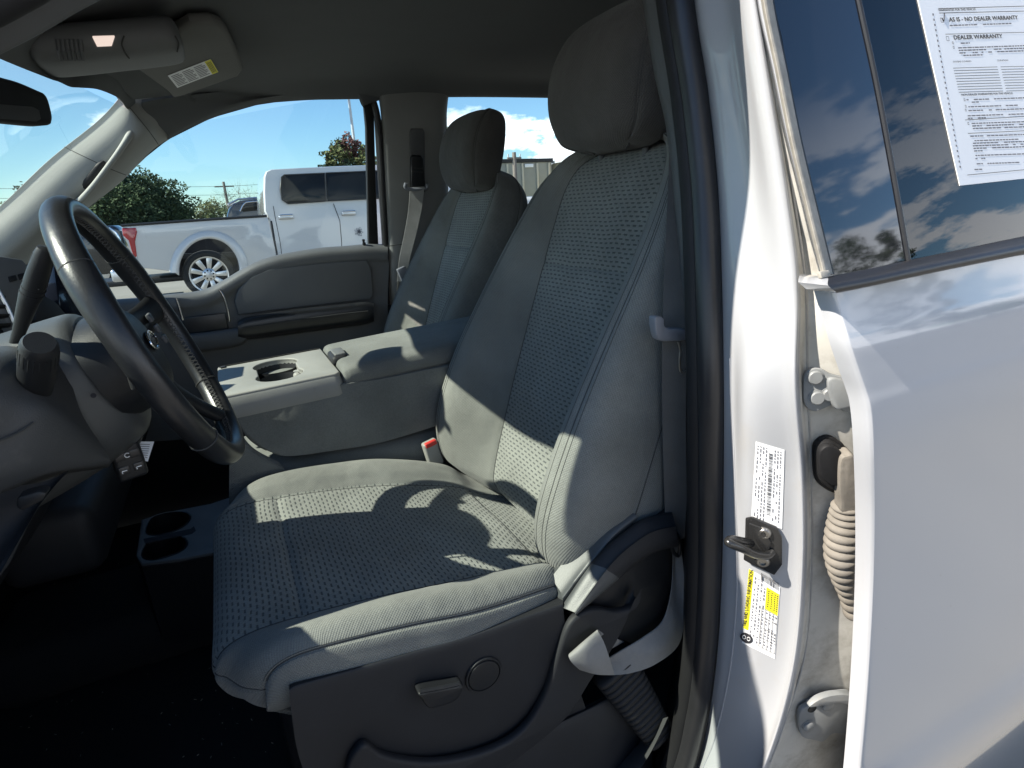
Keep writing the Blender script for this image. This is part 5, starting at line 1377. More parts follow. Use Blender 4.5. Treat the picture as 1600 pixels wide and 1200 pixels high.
# door inner trim and shell behind the glass so the tinted cabin reads dark
mb = MB(); mb.rbox((1.3, -.86, 1.02), (1.35, .05, .74), 'plastic_black', .01); mb.rbox((1.95, -.80, 1.66), (.12, .05, .5), 'plastic_black', .01)
mb.build('door_lining', rdoor)
mb = MB(); mb.rbox((1.25, 0, .95), (.45, 1.45, .22), 'bolster', .06, 4); mb.rbox((1.62, 0, 1.30), (.14, 1.45, .62), 'bolster', .05, 4, rot=Matrix.Rotation(R(12), 3, 'Y'))
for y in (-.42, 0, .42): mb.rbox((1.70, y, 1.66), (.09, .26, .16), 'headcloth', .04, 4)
mb.build('rear_bench', truck)
# outer body below the glass ahead of / behind (roof rail line over the rear glass)
mb = MB(); mb.tube([Vector((.45, -.80, 1.90)), Vector((1.2, -.80, 1.905)), Vector((2.0, -.80, 1.90))], .045, 'white_paint', 14); mb.build('roof_rail', truck)
mb = MB(); mb.rbox((2.55, 0, 1.0), (1.0, 1.9, .8), 'white_paint', .05); mb.build('cargo_bed', truck)
mb = MB(); mb.rbox((-1.3, 0, .98), (1.1, 1.8, .55), 'white_paint', .15, 5); mb.build('hood', truck)

# ---------- the open front door, swung out ahead of the opening
dh = Vector((-.60, -.93, 0)); dd = Vector((.30, -.954, 0)).normalized(); dn = Vector((-dd.y, dd.x, 0))   # door runs outwards from its hinge
def dpt(u, z, o=0): return dh + dd*u + dn*o + Vector((0, 0, z))
mb = MB(); ol_ = [(0, .62), (.02, .50), (.5, .47), (1.0, .50), (1.06, .62), (1.08, 1.0), (1.06, 1.38), (.5, 1.34), (.03, 1.22), (0, 1.0)]
plate(mb, [dpt(u, z, -.03) for u, z in ol_], [], frame(dpt(0, 0, -.03), dd, (0, 0, 1)), .05, 'white_paint', .015); fd = mb.build('front_door', truck, label='open white front door')
mb = MB(); plate(mb, [dpt(u, z, .02) for u, z in [(.03, .62), (.5, .55), (1.02, .58), (1.05, 1.37), (.5, 1.33), (.04, 1.2)]], [], frame(dpt(0, 0, .02), dd, (0, 0, 1)), .05, 'plastic_black', .012)
mb.rbox(None, (.6, .07, .06), 'plastic_mid', .02, 4, M=frame(dpt(.6, 1.02, .06), dd, dn)); mb.build('door_lining', fd)
mb = MB(); fr_ = [dpt(.03, 1.22, -.01), dpt(.30, 1.50, .0), dpt(.52, 1.70, .03), dpt(.74, 1.80, .05), dpt(.98, 1.82, .06), dpt(1.05, 1.78, .05), dpt(1.06, 1.60, .03), dpt(1.06, 1.37, -.01)]
mb.tube(V3(cr(V3(fr_), 40)), .022, 'white_paint', 12); mb.build('window_frame', fd)
mb = MB(); mb.poly(fr_, 'clear_glass'); mb.build('window_glass', fd)

# ---------- buyer's notice on the glass
pg0 = rg_(1500, 290, -.005)
left = (rg_(1430, -20, -.005)-pg0).normalized(); bot = rg_(1600, 279, -.005)-pg0; bot = bot.normalized()
PW, PH = .33, .30
def pg(u, v, d=0): return pg0 + bot*u + left*v + RN*d      # metres from the lower left corner
mb = MB(); mb.prism([pg(0, 0), pg(PW, 0), pg(PW, PH), pg(0, PH)], -RN*.0008, 'paper')
ppl = (rg_(1600, 279)-pg0).length/100      # metres per photo pixel along the foot of the sheet
def inv(x, y):
    p = rg_(x, y, -.005)-pg0; k_ = bot.dot(left); a_, b_ = p.dot(bot), p.dot(left); return (a_-k_*b_)/(1-k_*k_), (b_-k_*a_)/(1-k_*k_)
def line(x0, y0, x1, y1, th, m='ink'):
    u0, v0 = inv(x0, y0); u1, v1 = inv(x1, y1)
    mb.poly([pg(u0, v0, .0003), pg(u1, v0+(v1-v0), .0003), pg(u1, v1+th, .0003), pg(u0, v0+th, .0003)], m)
def txt(s, x, y, h, bold=.0, x1=None, sq=1):
    u, v = inv(x, y)
    if x1:
        u1, _ = inv(x1, y); 
        cnt = sum(.62 if ch != ' ' else .3 for ch in s)*h; sq = (u1-u)/cnt
    ex_ = bot
    if x1: u2, v2 = inv(x1, y-(x1-x)*.035); ex_ = pg(u2, v2)-pg(u, v)
    mb.text(s, pg(u, v, .0004), ex_, left, h, 'ink', bold, 'LEFT', sq)
hh = abs(inv(1483, 28)[1]-inv(1483, 36)[1])
txt('AS IS - NO DEALER WARRANTY', 1483, 34, hh*1.15, .018, 1592)
txt('DEALER WARRANTY', 1490, 62, hh*1.15, .018, 1563)
txt('WARRANTIES FOR THIS VEHICLE:', 1466, 18, hh*.6, .01, 1530)
txt('NON-DEALER WARRANTIES FOR THIS VEHICLE:', 1502, 150, hh*.6, .01, 1588)
txt('SYSTEMS COVERED:', 1489, 98, hh*.45, 0, 1520); txt('DURATION:', 1558, 96, hh*.45, 0, 1576)
def box(x, y, s):
    u, v = inv(x, y); 
    for a, b, c, d in ((0, 0, s, .0004), (0, s, s, .0004), (0, 0, .0004, s), (s, 0, .0004, s+.0004)):
        mb.poly([pg(u+a, v+b, .0003), pg(u+a+c, v+b, .0003), pg(u+a+c, v+b+d, .0003), pg(u+a, v+b+d, .0003)], 'ink')
box(1470, 35, hh*.8); box(1479, 64, hh*.8)
u, v = inv(1471, 32); mb.tube([pg(u+.001, v+.002, .0006), pg(u+.003, v-.001, .0006), pg(u+.008, v+.008, .0006)], .0005, 'ink', 4)
for k in range(10): line(1489+k*1.0, 107+k*4.2, 1558+k*1.0, 105+k*4.2, .0005); line(1563+k*1.0, 105+k*4.2, 1640+k*1.0, 103+k*4.2, .0005)
line(1466, 14, 1640, 9, .0006); line(1467, 21, 1640, 17, .0006); line(1477, 54, 1640, 50, .0005); line(1508, 188, 1640, 180, .0006); line(1512, 209, 1640, 203, .0006); line(1511, 274, 1640, 262, .0006)
rnd = random.Random(11)
def micro(x0, y0, x1, n_=1, h=.0013):
    x = x0
    while x < x1:
        w = rnd.uniform(2.2, 7); yy = y0-(x-x0)*.035
        if rnd.random() < .9: line(x, yy, min(x+w, x1), yy-w*.035, h, 'ink_grey')
        x += w+1.1
for x0, y0, x1 in [(1484, 41, 1580), (1493, 69, 1515), (1497, 76, 1640), (1498, 80, 1640), (1499, 84, 1640), (1499, 88, 1535), (1510, 157, 1640), (1511, 161, 1530), (1513, 168, 1590), (1513, 174, 1600), (1512, 182, 1640), (1512, 186, 1540), (1518, 194, 1640), (1519, 198, 1640), (1520, 202, 1600), (1516, 214, 1640), (1519, 221, 1640), (1520, 225, 1640), (1520, 229, 1640), (1521, 233, 1640), (1522, 237, 1535), (1524, 244, 1640), (1524, 249, 1540), (1526, 257, 1600), (1519, 266, 1540)]: micro(x0, y0, x1)
for x, y in ((1488, 69), (1489, 76), (1506, 158), (1508, 168), (1508, 174), (1512, 195)): box(x, y, hh*.4)
# vertical print down the left margin and a second sheet edge
for k in range(30):
    y = 20+8.2*k; x = 1457+(y-20)*.178; line(x, y+4.5, x+2.0, y+4.4, .0022, 'ink_grey')
notice = mb.build('buyers_notice', loc=pg0); tag(notice, 'white printed warranty notice stuck on the dark rear side window', 'notice')
mb = MB(); c = rg_(1372, 328, .0); 
# lint and grit on the dark floor
mb = MB(); rnd = random.Random(21)
for k in range(90):
    p = at(rnd.uniform(20, 440), rnd.uniform(880, 1195), Z=.545); a = rnd.uniform(0, PI); s_ = rnd.uniform(.001, .005)
    mb.tube([p, p+Vector((math.cos(a)*s_, math.sin(a)*s_, .001))], rnd.uniform(.0004, .0009), 'tray_grey' if rnd.random() < .6 else 'cream_wall', 4)
o = mb.build('lint', loc=at(230, 1000, Z=.545)); tag(o, 'scattered light lint and grit on the dark floor carpet', 'lint', kind='stuff')
# ================================================================= outside
# ground: one sheet to the horizon, rising a little towards the far row of the lot
mb = MB()
gx = [-1500, -300, -80, -30, -12, -5, 0, 5, 12, 30, 80, 300, 1500]; gy = [-1500, -300, -60, -15, -4, 0, 2, 4, 6, 8, 10, 14, 30, 80, 300, 1500]
def gz(y): return .20*min(1, max(0, (y-3)/5))
mb.grid([[(x, y, gz(y)) for x in gx] for y in gy], 'asphalt')
g_ = mb.build('ground'); structure(g_)
mb = MB(); mb.grid([[(x, y, gz(40)+.006) for x in (-900, -100, 0, 100, 900)] for y in (34, 60, 120, 900)], 'grass'); g_ = mb.build('grass_verge'); structure(g_)
mb = MB()
for x in (-6.2, -3.4, 4.6, 7.4): mb.poly([Vector((x, 8.2, .205)), Vector((x+.1, 8.2, .205)), Vector((x+.1, 13.4, .205)), Vector((x, 13.4, .205))], 'sticker_white')
g_ = mb.build('parking_lines'); structure(g_)

# ---------- white crew-cab pickup parked alongside, nose to the right
TY = 10.1      # near flank
def q(x, y, o=0): return at(x, y, Y=TY+o)
WT = 2.0
pt_root = thing('pickup_truck', 'white crew-cab pickup parked across the lot, seen through the far side window', 'pickup truck', (q(415, 338).x, TY+1, .2))
def pbuild(mb, name, par=pt_root, **k): return mb.build(name, par, **k)
mb = MB()
wc = q(327, 428); 
# measured rise of features on the flank
zr0, zr1 = q(190, 354).z, q(418, 339).z
def X(x): return q(x, 345).x
bed = [(190, 354), (260, 349), (340, 343.5), (417, 338.5), (421, 345), (432, 395), (433, 402), (376, 407)]
arch = []
ra = 46
for k in range(15):
    a = R(-8 + 196*k/14); arch.append((327+ (ra*1.03)*math.cos(a), 424-ra*1.12*math.sin(a)*1.0))
arch = [(x, y) for x, y in arch]
out_ = [(190, 354), (260, 349), (340, 343.5), (418, 338.6), (424, 360), (432, 396), (434, 412), (382, 418)] + arch[1:] + [(270, 424), (218, 418), (210, 395), (203, 372), (192, 366)]
pts = [q(x, y) for x, y in out_]
mb.prism(pts, Vector((0, .06, 0)), 'car_white', .012)
mb.prism([p+Vector((0, WT-.06, 0)) for p in pts], Vector((0, .06, 0)), 'car_white', .012)
tail = [q(190, 354), q(192, 366), q(203, 372), q(214, 418)]
mb.prism([q(190, 356), q(192, 366), q(206, 395), q(214, 418), q(214, 418)+Vector((0.06, 0, 0)), q(192, 356)+Vector((.06, 0, 0))], Vector((0, WT, 0)), 'car_white')
mb.prism([q(195, 400, .15), q(425, 392, .15), q(425, 400, .15), q(200, 408, .15)], Vector((0, WT-.3, 0)), 'plastic_black')
bedo = pbuild(mb, 'cargo_bed', label='white cargo bed with a flared wheel arch')
mb = MB(); mb.tube(V3(cr(V3([q(189, 352.5, -.005), q(260, 347.5, -.005), q(340, 342, -.005), q(417, 337.2, -.005)]), 12)), .022, 'plastic_black', 8); pbuild(mb, 'bed_rail_cap', bedo)
# flare
mb = MB(); fl1, fl2 = [], []
for k in range(25):
    a = R(-4+186*k/24); fl1.append(tuple(q(327+47*math.cos(a), 424-51*math.sin(a), -.015))); fl2.append(tuple(q(327+62*math.cos(a)*1.0, 424-64*math.sin(a), 0)))
mid = [tuple(Vector(a).lerp(Vector(b), .25)+Vector((0, -.045, 0))) for a, b in zip(fl1, fl2)]; mid2 = [tuple(Vector(a).lerp(Vector(b), .75)+Vector((0, -.03, 0))) for a, b in zip(fl1, fl2)]
ind = [tuple(Vector(a)+Vector((0, .10, 0))) for a in fl1]
mb.grid(cr2([ind, fl1, mid, mid2, fl2], 16, 60), 'car_white'); pbuild(mb, 'wheel_arch_flare', bedo)
mb = MB(); mb.prism([q(x, y, .32) for x, y in arch] , Vector((0, .4, 0)), 'ink'); pbuild(mb, 'wheel_well', bedo)
# cab
cab = [(413, 330), (412, 300), (413, 275), (416, 267), (424, 263.5), (470, 261), (540, 258), (610, 256), (660, 259), (720, 285), (760, 300), (770, 330), (775, 380), (770, 405), (440, 412), (433, 400), (421, 345), (417, 338)]
cp = [q(x, y) for x, y in cab]
rows = []
for o, s in ((.02, .0), (0, .0), (0, 1), (0, 1)): pass
# two-sided cab with tumblehome: flank vertical below the belt, leaning in above it
beltz = q(500, 318).z
def lean(p, side):
    t = max(0, p.z-beltz)*.22
    return p + Vector((0, t if side == 0 else WT-t, 0))
n0 = [lean(p, 0) for p in cp]; n1 = [lean(p, 1) for p in cp]
b_ = MB(); V = b_.grid([V3([n+Vector((0, .05, 0)) for n in []])], 'car_white') if False else None
mb = MB(); c0 = sum(n0, Vector())/len(n0); sh = lambda L, s, dy_: [Vector((c0.x+(p.x-c0.x)*s, p.y+dy_, c0.z+(p.z-c0.z)*s)) for p in L]
V = mb.grid([V3(sh(n0, .985, 0)), V3(sh(n0, .998, .03)), V3(sh(n0, 1, .08)), V3(sh(n1, 1, -.08)), V3(sh(n1, .998, -.03)), V3(sh(n1, .985, 0))], 'car_white', closev=True)
mb.face(V[0], 'car_white'); mb.face(V[-1], 'car_white')
cabo = pbuild(mb, 'cab_body', label='white cab with dark side glass')
# front end (mostly hidden by the pillar)
mb = MB(); mb.rbox((q(770, 345).x+.6, TY+1.0, 1.25), (1.5, 1.9, .75), 'car_white', .12, 4); mb.rbox((q(415, 400).x+2.3, TY+1, .62), (6.0, 1.2, .18), 'plastic_black', .03); pbuild(mb, 'front_end')
# side glass, lying in the leaning upper flank
gN = Vector((0, -1, .22)).normalized(); gP = Vector((0, TY, beltz))
def gq(x, y, d=.0): return atp(x, y, gP+gN*(.004+d), gN)
for pts_, nm in (([(440, 277), (444, 273.5), (507, 270.5), (510, 314), (450, 318), (441, 312), (438, 296)], 0), ([(509, 270.4), (590, 267), (640, 268), (664, 282), (680, 305), (512, 313.5)], 1)):
    mb = MB(); 
    mb.prism([gq(x, y) for x, y in pts_], gN*.012, 'dark_glass', .002); w = pbuild(mb, 'side_window', cabo)
    mb = MB(); L2 = [gq(x, y, .012) for x, y in pts_]; mb.tube(L2, .012, 'plastic_black', 6, closed=True); 
    w2 = mb.build('window_trim', cabo)
mb = MB(); mb.tube([q(521, 318, -.002), q(531, 345, -.002), q(534, 380, -.002), q(533, 410, -.002)], .006, 'plastic_black', 6)
pbuild(mb, 'door_gap', cabo); mb = MB(); mb.tube([q(427, 322, -.002), q(431, 345, -.002), q(438, 380, -.002), q(441, 405, -.002)], .005, 'plastic_black', 6)
pbuild(mb, 'door_gap', cabo); mb = MB(); mb.tube(V3([q(424, 345, .0), q(433, 400, .0)]), .014, 'ink', 6)
pbuild(mb, 'door_gap', cabo)
for x in (447, 545):
    mb = MB(); y = 338.5-(x-447)*.06; mb.rbox(q(x, y+1, -.03), (.25, .04, .07), 'chrome_soft', .018, 3); mb.tube([q(x-9, y-2, -.05), q(x+10, y-3, -.05)], .018, 'chrome', 8); pbuild(mb, 'door_handle', cabo)
mb = MB()
rnd = random.Random(5)
for k in range(26):
    a = k*2.4; r_ = .35*k**.92; x, y = 561+r_*math.cos(a), 362+r_*math.sin(a)
    s = rnd.uniform(1.0, 1.5); mb.poly([q(x+s*math.cos(t), y+s*math.sin(t), -.004) for t in (0, 1.2, 2.5, 3.8, 5)], 'ink_grey')
decal = pbuild(mb, 'decal', cabo)
# tail lamp
mb = MB(); tl_ = [(190.5, 357), (212, 355.5), (214, 362), (211, 378), (214, 400), (210, 404), (205, 390), (201, 376), (192, 368)]
mb.prism([q(x, y, -.012) for x, y in tl_], Vector((0, .10, 0)), 'tail_red', .01); tlo = pbuild(mb, 'tail_light')
mb = MB(); mb.prism([q(x, y, -.016) for x, y in [(204, 374), (210, 373), (211, 392), (208, 392)]], Vector((0, .01, 0)), 'label_red'); pbuild(mb, 'lamp_lens', tlo)
mb = MB(); mb.rbox(q(200, 424, .9)+Vector((-.02, 0, 0)), (.22, 1.9, .2), 'chrome_soft', .04, 3); pbuild(mb, 'rear_bumper')
mb = MB(); mb.cyl(q(300, 436, .6), q(300, 436, 1.4), .09, 'plastic_black', 14); mb.rbox(q(320, 428, 1.0), (3.6, .9, .1), 'plastic_black', .03); pbuild(mb, 'axle')
# wheels
def wheel(c, Rt, Rr, side=-1):
    mb = MB(); ax = (0, side, 0)
    mb.lathe(c, ax, [(Rr*.98, -.22), (Rt*.90, -.24), (Rt*.985, -.20), (Rt, -.12), (Rt, .0), (Rt*.985, .05), (Rt*.90, .085), (Rr*1.06, .08), (Rr*1.0, .05), (Rr*.98, -.22)], 'tyre', 48)
    w = mb.build('wheel', pt_root)
    mb = MB()
    mb.lathe(c, ax, [(Rr, .06), (Rr*1.02, .072), (Rr*.95, .066), (Rr*.90, .03), (Rr*.88, -.08)], 'wheel_metal', 48)
    mb.lathe(c, ax, [(Rr*.88, -.075), (.0001, -.085)], 'ink', 32)
    for k in range(9):
        a = k*2*PI/9; d = Vector((math.cos(a), 0, math.sin(a))); s = Vector((-math.sin(a), 0, math.cos(a))); cc = Vector(c)
        o = Vector((0, side, 0))
        mb.prism([cc+d*Rr*.26+s*Rr*.10+o*.03, cc+d*Rr*.26-s*Rr*.10+o*.03, cc+d*Rr*.93-s*Rr*.155+o*.045, cc+d*Rr*.93+s*Rr*.155+o*.045], o*-.03, 'wheel_metal', .006)
    mb.lathe(c, ax, [(Rr*.34, .02), (Rr*.34, .05), (Rr*.28, .062), (.0001, .064)], 'wheel_metal', 24)
    for k in range(8):
        a = k*PI/4+.2; mb.cyl(Vector(c)+Vector((Rr*.24*math.cos(a), side*.055, Rr*.24*math.sin(a))), Vector(c)+Vector((Rr*.24*math.cos(a), side*.075, Rr*.24*math.sin(a))), Rr*.045, 'plastic_black', 8)
    mb.lathe(c, ax, [(Rr*.15, .06), (Rr*.14, .085), (.0001, .088)], 'chrome_soft', 20)
    mb.build('wheel_rim', w); return w
wcz = q(327, 429, .08)
Rt = wcz.z-.2; Rr = .305
for sx_, sd, yy in ((wcz.x, -1, TY+.10), (wcz.x+4.2, -1, TY+.10), (wcz.x, 1, TY+WT-.10), (wcz.x+4.2, 1, TY+WT-.10)): wheel((sx_, yy, wcz.z), Rt, Rr, sd)
roofz = q(500, 259).z

# ---------- dark pickup beyond/behind it, at the left by the wheel
SC = 16.0
def qb(x, y, o=0): return at(x, y, Y=15+o)
bt_ = thing('pickup_truck', 'black truck with chrome trim parked behind the white pickup, glimpsed past the steering wheel', 'pickup truck', (qb(150, 380).x, 16, .2))
mb = MB(); prof = [(60, 372), (100, 361), (160, 354), (176, 352), (186, 358), (192, 380), (196, 400), (192, 428), (60, 436)]
mb.prism([qb(x, y) for x, y in prof], Vector((0, 1.9, 0)), 'car_black', .05); mb.build('body', bt_)
mb = MB(); mb.tube(V3(cr(V3([qb(x, y, -.03) for x, y in [(170, 356), (182, 366), (189, 384), (191, 405)]]), 12)), .03, 'chrome', 8); mb.prism([qb(x, y, -.02) for x, y in [(168, 360), (178, 362), (186, 384), (180, 388), (172, 372)]], Vector((0, .05, 0)), 'chrome_soft', .01); mb.build('headlight', bt_)
mb = MB(); mb.lathe(qb(150, 425, .02), (0, -1, 0), [(.30, .0), (.42, .0), (.42, -.22), (.01, -.22)], 'tyre', 30); mb.lathe(qb(150, 425, .02), (0, -1, 0), [(.27, .0), (.25, .01), (.01, -.02)], 'wheel_metal', 24); mb.build('wheel', bt_)

# ---------- dark SUV seen over the bed
def qs(x, y, o=0): return at(x, y, Y=20+o)
sv = thing('parked_suv', 'black suv with a silver roof rack showing above the bed of the white pickup', 'suv', (qs(390, 330).x, 21, .2))
so2 = [(355, 335), (358, 326), (364, 318), (376, 313), (400, 310), (425, 309), (480, 309), (520, 318), (545, 332), (600, 338), (605, 385), (350, 392)]
mb = MB(); mb.prism([qs(x, y) for x, y in so2], Vector((0, 1.85, 0)), 'car_black', .08); b0 = mb.build('body', sv)
mb = MB(); mb.prism([qs(x, y, -.02) for x, y in [(377, 328), (384, 319), (400, 317), (418, 316), (420, 327), (380, 331)]], Vector((0, .05, 0)), 'dark_glass', .01); w = mb.build('side_window', b0)
mb = MB(); mb.tube(V3(cr(V3([qs(x, y, -.03) for x, y in [(375, 330), (381, 319), (390, 315.5), (420, 314), (450, 314)]]), 14)), .022, 'chrome', 8); mb.build('window_trim', b0)
mb = MB(); mb.tube(V3([qs(357, 319, .2), qs(372, 311.5, .2), (qs(400, 309, .2)), qs(470, 307, .2)]), .03, 'chrome_soft', 8); mb.tube(V3([qs(356, 321, .4), qs(368, 318, .4)]), .05, 'car_white', 8); mb.build('roof_rack', sv)
mb = MB(); mb.lathe(qs(375, 385, .02), (0, -1, 0), [(.25, .0), (.36, .0), (.36, -.22), (.01, -.22)], 'tyre', 30); mb.build('wheel', sv)

# ---------- buildings seen through the far rear window
def bb_(x, y, Y): return at(x, y, Y=Y)
bA = thing('commercial_building', 'long flat-roofed grey building beyond the lot, behind the rear side window', 'building', (bb_(780, 330, 50).x, 50, 0))
xa = bb_(700, 260, 50).x; xb = bb_(861, 247, 50).x; za = bb_(800, 249, 50).z
mb = MB(); mb.rbox(((xa+xb)/2, 54, za/2), (xb-xa, 8, za), 'concrete_wall', 0); o = mb.build('wall', bA)
mb = MB(); mb.rbox(((xa+xb)/2, 49.96, za-.14), (xb-xa+.3, .2, .34), 'plastic_dark', .02); mb.build('roof_edge', bA)
for t in (.55, .70, .85, .97):
    mb = MB(); x = xa+(xb-xa)*t; mb.rbox((x, 49.93, za*.48), (.18, .12, za*.9), 'cream_wall', .01); mb.build('pilaster', bA)
mb = MB(); mb.rbox((bb_(826, 262, 50).x, 49.9, bb_(826, 259, 50).z), (.9, .1, .3), 'sticker_white', .02); mb.build('wall_sign', bA)
bB = thing('commercial_building', 'cream building with a sloping metal roof at the right of the rear side window', 'building', (bb_(900, 330, 42).x, 42, 0))
xa = bb_(861, 247, 51).x; xb = xa+22; z1 = bb_(868, 247, 44).z; z2 = z1+1.7
mb = MB(); mb.prism([Vector((xa, 42, 0)), Vector((xb, 42, 0)), Vector((xb, 42, z1+1.9)), Vector((xa+8, 42, z1+1.9)), Vector((xa, 42, z1))], Vector((0, 9, 0)), 'cream_wall'); mb.build('wall', bB)
mb = MB(); mb.prism([Vector((xa-.3, 41.7, z1)), Vector((xa+8, 41.7, z1+1.95)), Vector((xb, 41.7, z1+1.95)), Vector((xb, 41.7, z1+2.15)), Vector((xa+8, 41.7, z1+2.15)), Vector((xa-.3, 41.7, z1+.22))], Vector((0, 9.6, 0)), 'galvanised'); mb.build('roof', bB)
mb = MB(); mb.rbox((xa+3, 41.95, z1*.5), (2.6, .12, 2.6), 'plastic_dark', .02); mb.build('roller_door', bB)
# cars in front of that building
for k, (px, py, Yd, mt, lab) in enumerate(((826, 318, 24, 'car_black', 'dark sedan parked before the grey building, low in the rear side window'), (858, 322, 22, 'car_white', 'white sedan beside the dark one, half hidden by the driver seat'))):
    c = at(px, py, Y=Yd); t = thing('parked_car', lab, 'car', (c.x+1.6, Yd+.9, gz(30)))
    z0 = .2; X0 = c.x
    prof = [(0, .35), (0, .85), (.12, .98), (.55, 1.02), (1.1, 1.45), (2.3, 1.48), (3.0, 1.05), (4.1, .9), (4.3, .6), (4.3, .35)]
    mb = MB(); mb.prism([Vector((X0-.5+a, Yd, z0+b)) for a, b in prof], Vector((0, 1.75, 0)), mt, .06); bo = mb.build('body', t)
    mb = MB(); mb.prism([Vector((X0-.5+a, Yd-.02, z0+b)) for a, b in [(.8, 1.05), (1.2, 1.38), (2.2, 1.4), (2.75, 1.06)]], Vector((0, .05, 0)), 'dark_glass', .01); mb.build('side_window', bo)
    for wx_ in (.4, 3.2):
        mb = MB(); mb.lathe((X0-.5+wx_, Yd+.02, z0+.32), (0, -1, 0), [(.2, .02), (.31, .03), (.33, -.2), (.01, -.2)], 'tyre', 24); mb.build('wheel', t)

# ---------- poles and wires
def pole(px, ytop, Y, r, mt, name, lab, cat, arms=None, base=0, r2=None):
    top = at(px, ytop, Y=Y); mb = MB(); mb.tube([Vector((top.x, Y, base)), Vector((top.x, Y, top.z))], [r*1.25, r2 or r], mt, 12)
    o = mb.build(name, loc=(top.x, Y, base)); tag(o, lab, cat); 
    return o, top
lpo, top = pole(544, 147, 26, .07, 'galvanised', 'light_pole', 'tall pale lamp post above the roof of the white pickup', 'lamp post', base=.2, r2=.05)
mb = MB(); mb.tube([top, top+Vector((-.9, 0, .12))], .03, 'galvanised', 8); mb.tube([top, top+Vector((.9, 0, .12))], .03, 'galvanised', 8); mb.build('arm', lpo)
for s in (-1, 1): mb = MB(); mb.rbox(top+Vector((1.1*s, 0, .12)), (.6, .3, .12), 'galvanised', .03); mb.build('lamp_head', lpo)
up1, t1 = pole(349, 284, 75, .14, 'wood_pole', 'utility_pole', 'thin utility pole beyond the bed of the white pickup', 'utility pole')
up2, t2 = pole(803, 238, 34, .13, 'wood_pole', 'utility_pole', 'weathered wooden utility pole before the grey building', 'utility pole')
mb = MB(); mb.rbox(t2+Vector((0, 0, -.35)), (1.0, .1, .12), 'wood_pole', .02); mb.build('crossarm', up2)
for dx in (-.42, 0, .42): mb = MB(); mb.cyl(t2+Vector((dx, 0, -.28)), t2+Vector((dx, 0, -.1)), .045, 'galvanised', 10); mb.build('insulator', up2)
mb = MB(); mb.rbox(t1+Vector((0, 0, -.5)), (2.0, .12, .14), 'wood_pole', .02); mb.build('crossarm', up1)
for dz in (0, .9):
    pts = []
    for k in range(31):
        t = k/30; x = t1.x-60+120*t; pts.append(Vector((x, 75+ (t-.5)*10, t1.z-.5-dz+1.8*(2*((t*2) % 1)-1)**2*0+.9*abs(math.cos(PI*t))-.9+.9)))
    mb = MB(); mb.tube(pts, .018, 'ink', 5); w = mb.build('power_line', loc=pts[15]); tag(w, ('upper' if dz == 0 else 'lower')+' overhead wire crossing the sky behind the thin utility pole', 'wire')

# ---------- trees
def tree(base, H, Rc, mats, seed, label, n=5200, leaf=.16, trunk=.28, crown0=.22, sparse=False, name='broadleaf_tree', group='trees round the parking lot', squash=1.0, lobes=16):
    rnd = random.Random(seed); nr = np.random.RandomState(seed); base = Vector(base)
    root = thing(name, label, 'tree', base, group)
    mb = MB(); top = base+Vector((0, 0, H*.62)); tips = []
    mb.tube([base, base+Vector((.05*H*.2, 0, H*.2)), base+Vector((-.02*H, .01*H, H*.42)), top], [trunk, trunk*.75, trunk*.5, trunk*.2], 'bark', 10)
    cl = []
    for k in range(lobes):
        a = k*2.399+rnd.random()*.5; zt = (k+.5)/lobes; zz = crown0*H+(H*(1-crown0))*(.12+.80*zt)
        prof = math.sin(PI*min(1, (.18+.82*zt)))**.7
        rr_ = Rc*prof*rnd.uniform(.45, .85)
        c = base+Vector((rr_*math.cos(a), rr_*math.sin(a)*.9, zz)); cl.append((c, Rc*rnd.uniform(.28, .44)))
        st_ = base+Vector((0, 0, H*rnd.uniform(.18, .5)))
        mb.tube([st_, st_.lerp(c, .5)+Vector((0, 0, .04*H)), c], [trunk*.35, trunk*.2, trunk*.06], 'bark', 6)
        if sparse:
            for _ in range(10):
                d = Vector((rnd.gauss(0, 1), rnd.gauss(0, 1), rnd.gauss(.5, .8))).normalized()*Rc*.5; mb.tube([c, c+d], [trunk*.07, trunk*.015], 'bark', 4)
    mb.build('trunk', root)
    mb = MB()
    tot = sum(r**2 for _, r in cl)
    for c, r in cl:
        m_ = int(n*r*r/tot); mt = rnd.choice(mats)
        for _ in range(m_):
            d = nr.normal(size=3); d /= np.linalg.norm(d); rad = r*(.55+.55*nr.rand()**.6) * (1+.25*math.sin(5*d[0]+seed)+.2*math.sin(7*d[2]))
            p = c+Vector(d*rad); p.z = c.z + (p.z-c.z)*.8*squash
            e1 = Vector(nr.normal(size=3)).normalized(); e2 = e1.orthogonal().normalized(); s = leaf*(.6+.8*nr.rand())
            mb.face([mb.bm.verts.new(p+e1*s*.6), mb.bm.verts.new(p+e2*s*.38), mb.bm.verts.new(p-e1*s*.6), mb.bm.verts.new(p-e2*s*.38)], mt if nr.rand() < .8 else mats[nr.randint(len(mats))])
    mb.build('crown', root, smooth=0, recalc=False)
    return root
def tz(px, pyt, Y, **k): t = at(px, pyt, Y=Y); return t
def put(px, py, Y): p = at(px, 335, Y=Y); return (p.x, Y, .2), at(px, py, Y=Y).z-.2
b0, h0 = put(200, 283, 55); tree(b0, h0, 4.6, ['leaf_dark', 'leaf_mid', 'leaf_dark'], 3, 'large dark green tree beyond the tailgate of the white pickup', 30000, .19, .3, .06)
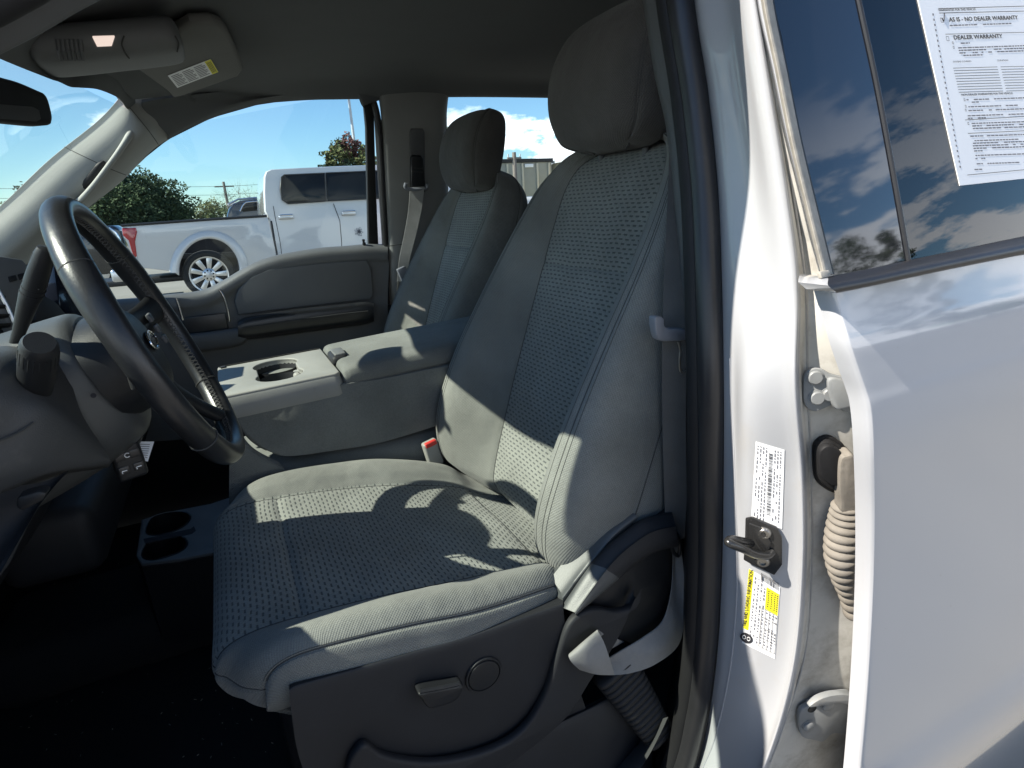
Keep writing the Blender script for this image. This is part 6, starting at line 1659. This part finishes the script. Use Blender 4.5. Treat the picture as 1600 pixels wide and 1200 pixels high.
b0, h0 = put(148, 291, 52); tree(b0, h0, 3.8, ['leaf_dark', 'leaf_mid'], 4, 'dark green tree nearest the windscreen pillar, left of the largest one', 18000, .18, .28, .06)
b0, h0 = put(246, 308, 58); tree(b0, h0, 2.5, ['leaf_dark', 'leaf_mid'], 5, 'low rounded tree at the right foot of the large dark green one', 14000, .17, .25, .03)
b0, h0 = put(100, 300, 60); tree(b0, h0, 4.5, ['leaf_dark', 'leaf_mid'], 15, 'dark tree behind the windscreen pillar, farthest left of the row', 9000, .2, .25, .05)
b0, h0 = put(332, 316, 60); tree(b0, h0, 1.9, ['leaf_olive', 'leaf_light'], 6, 'small yellow-green tree left of the thin utility pole', 6000, .13, .15, .06)
b0, h0 = put(378, 297, 66); tree(b0, h0, 3.4, ['leaf_olive'], 7, 'almost leafless tree behind the black suv', 500, .09, .16, .2, sparse=True)
b0, h0 = put(556, 214, 21); tree(b0, h0, 1.15, ['leaf_red', 'leaf_mid', 'leaf_dark', 'leaf_olive'], 8, 'reddish flowering tree behind the roof of the white pickup', 15000, .085, .12, .35)
b0, h0 = put(690, 190, 30); tree(b0, h0, 1.6, ['leaf_dark', 'leaf_mid'], 9, 'dark tree whose edge shows beside the passenger headrest', 5000, .09, .15, .15)
for k, (x, sd) in enumerate(((-60, 20), (-44, 21), (26, 22), (60, 23))):
    tree((x, 70, .2), 8+k % 2*2, 6, ['leaf_dark', 'leaf_mid'], sd, ['green tree far off past the windscreen', 'green tree second in the far row past the windscreen', 'green tree far behind the headrests', 'green tree farthest right in the far row'][k], 1200, .5, .3, .1)
# trees on our side of the lot, mirrored in the tinted rear glass
for k, (x, y, H_, Rc, sd) in enumerate(((38.2, -25.3, 11.4, 1.9, 31), (39.6, -23.7, 11.0, 1.2, 32), (34, -14, 5.0, 3.0, 33), (44, -24, 6, 4, 34))):
    tree((x, y, 0), H_, Rc, ['leaf_dark', 'leaf_mid'], sd, ['tall round tree mirrored low in the dark door panel', 'tall narrow tree mirrored beside the round one in the door panel', 'tree mirrored low in the rear door glass', 'farthest tree mirrored in the rear door glass'][k], 9000, .09+.05*(k > 1), .12, .25)
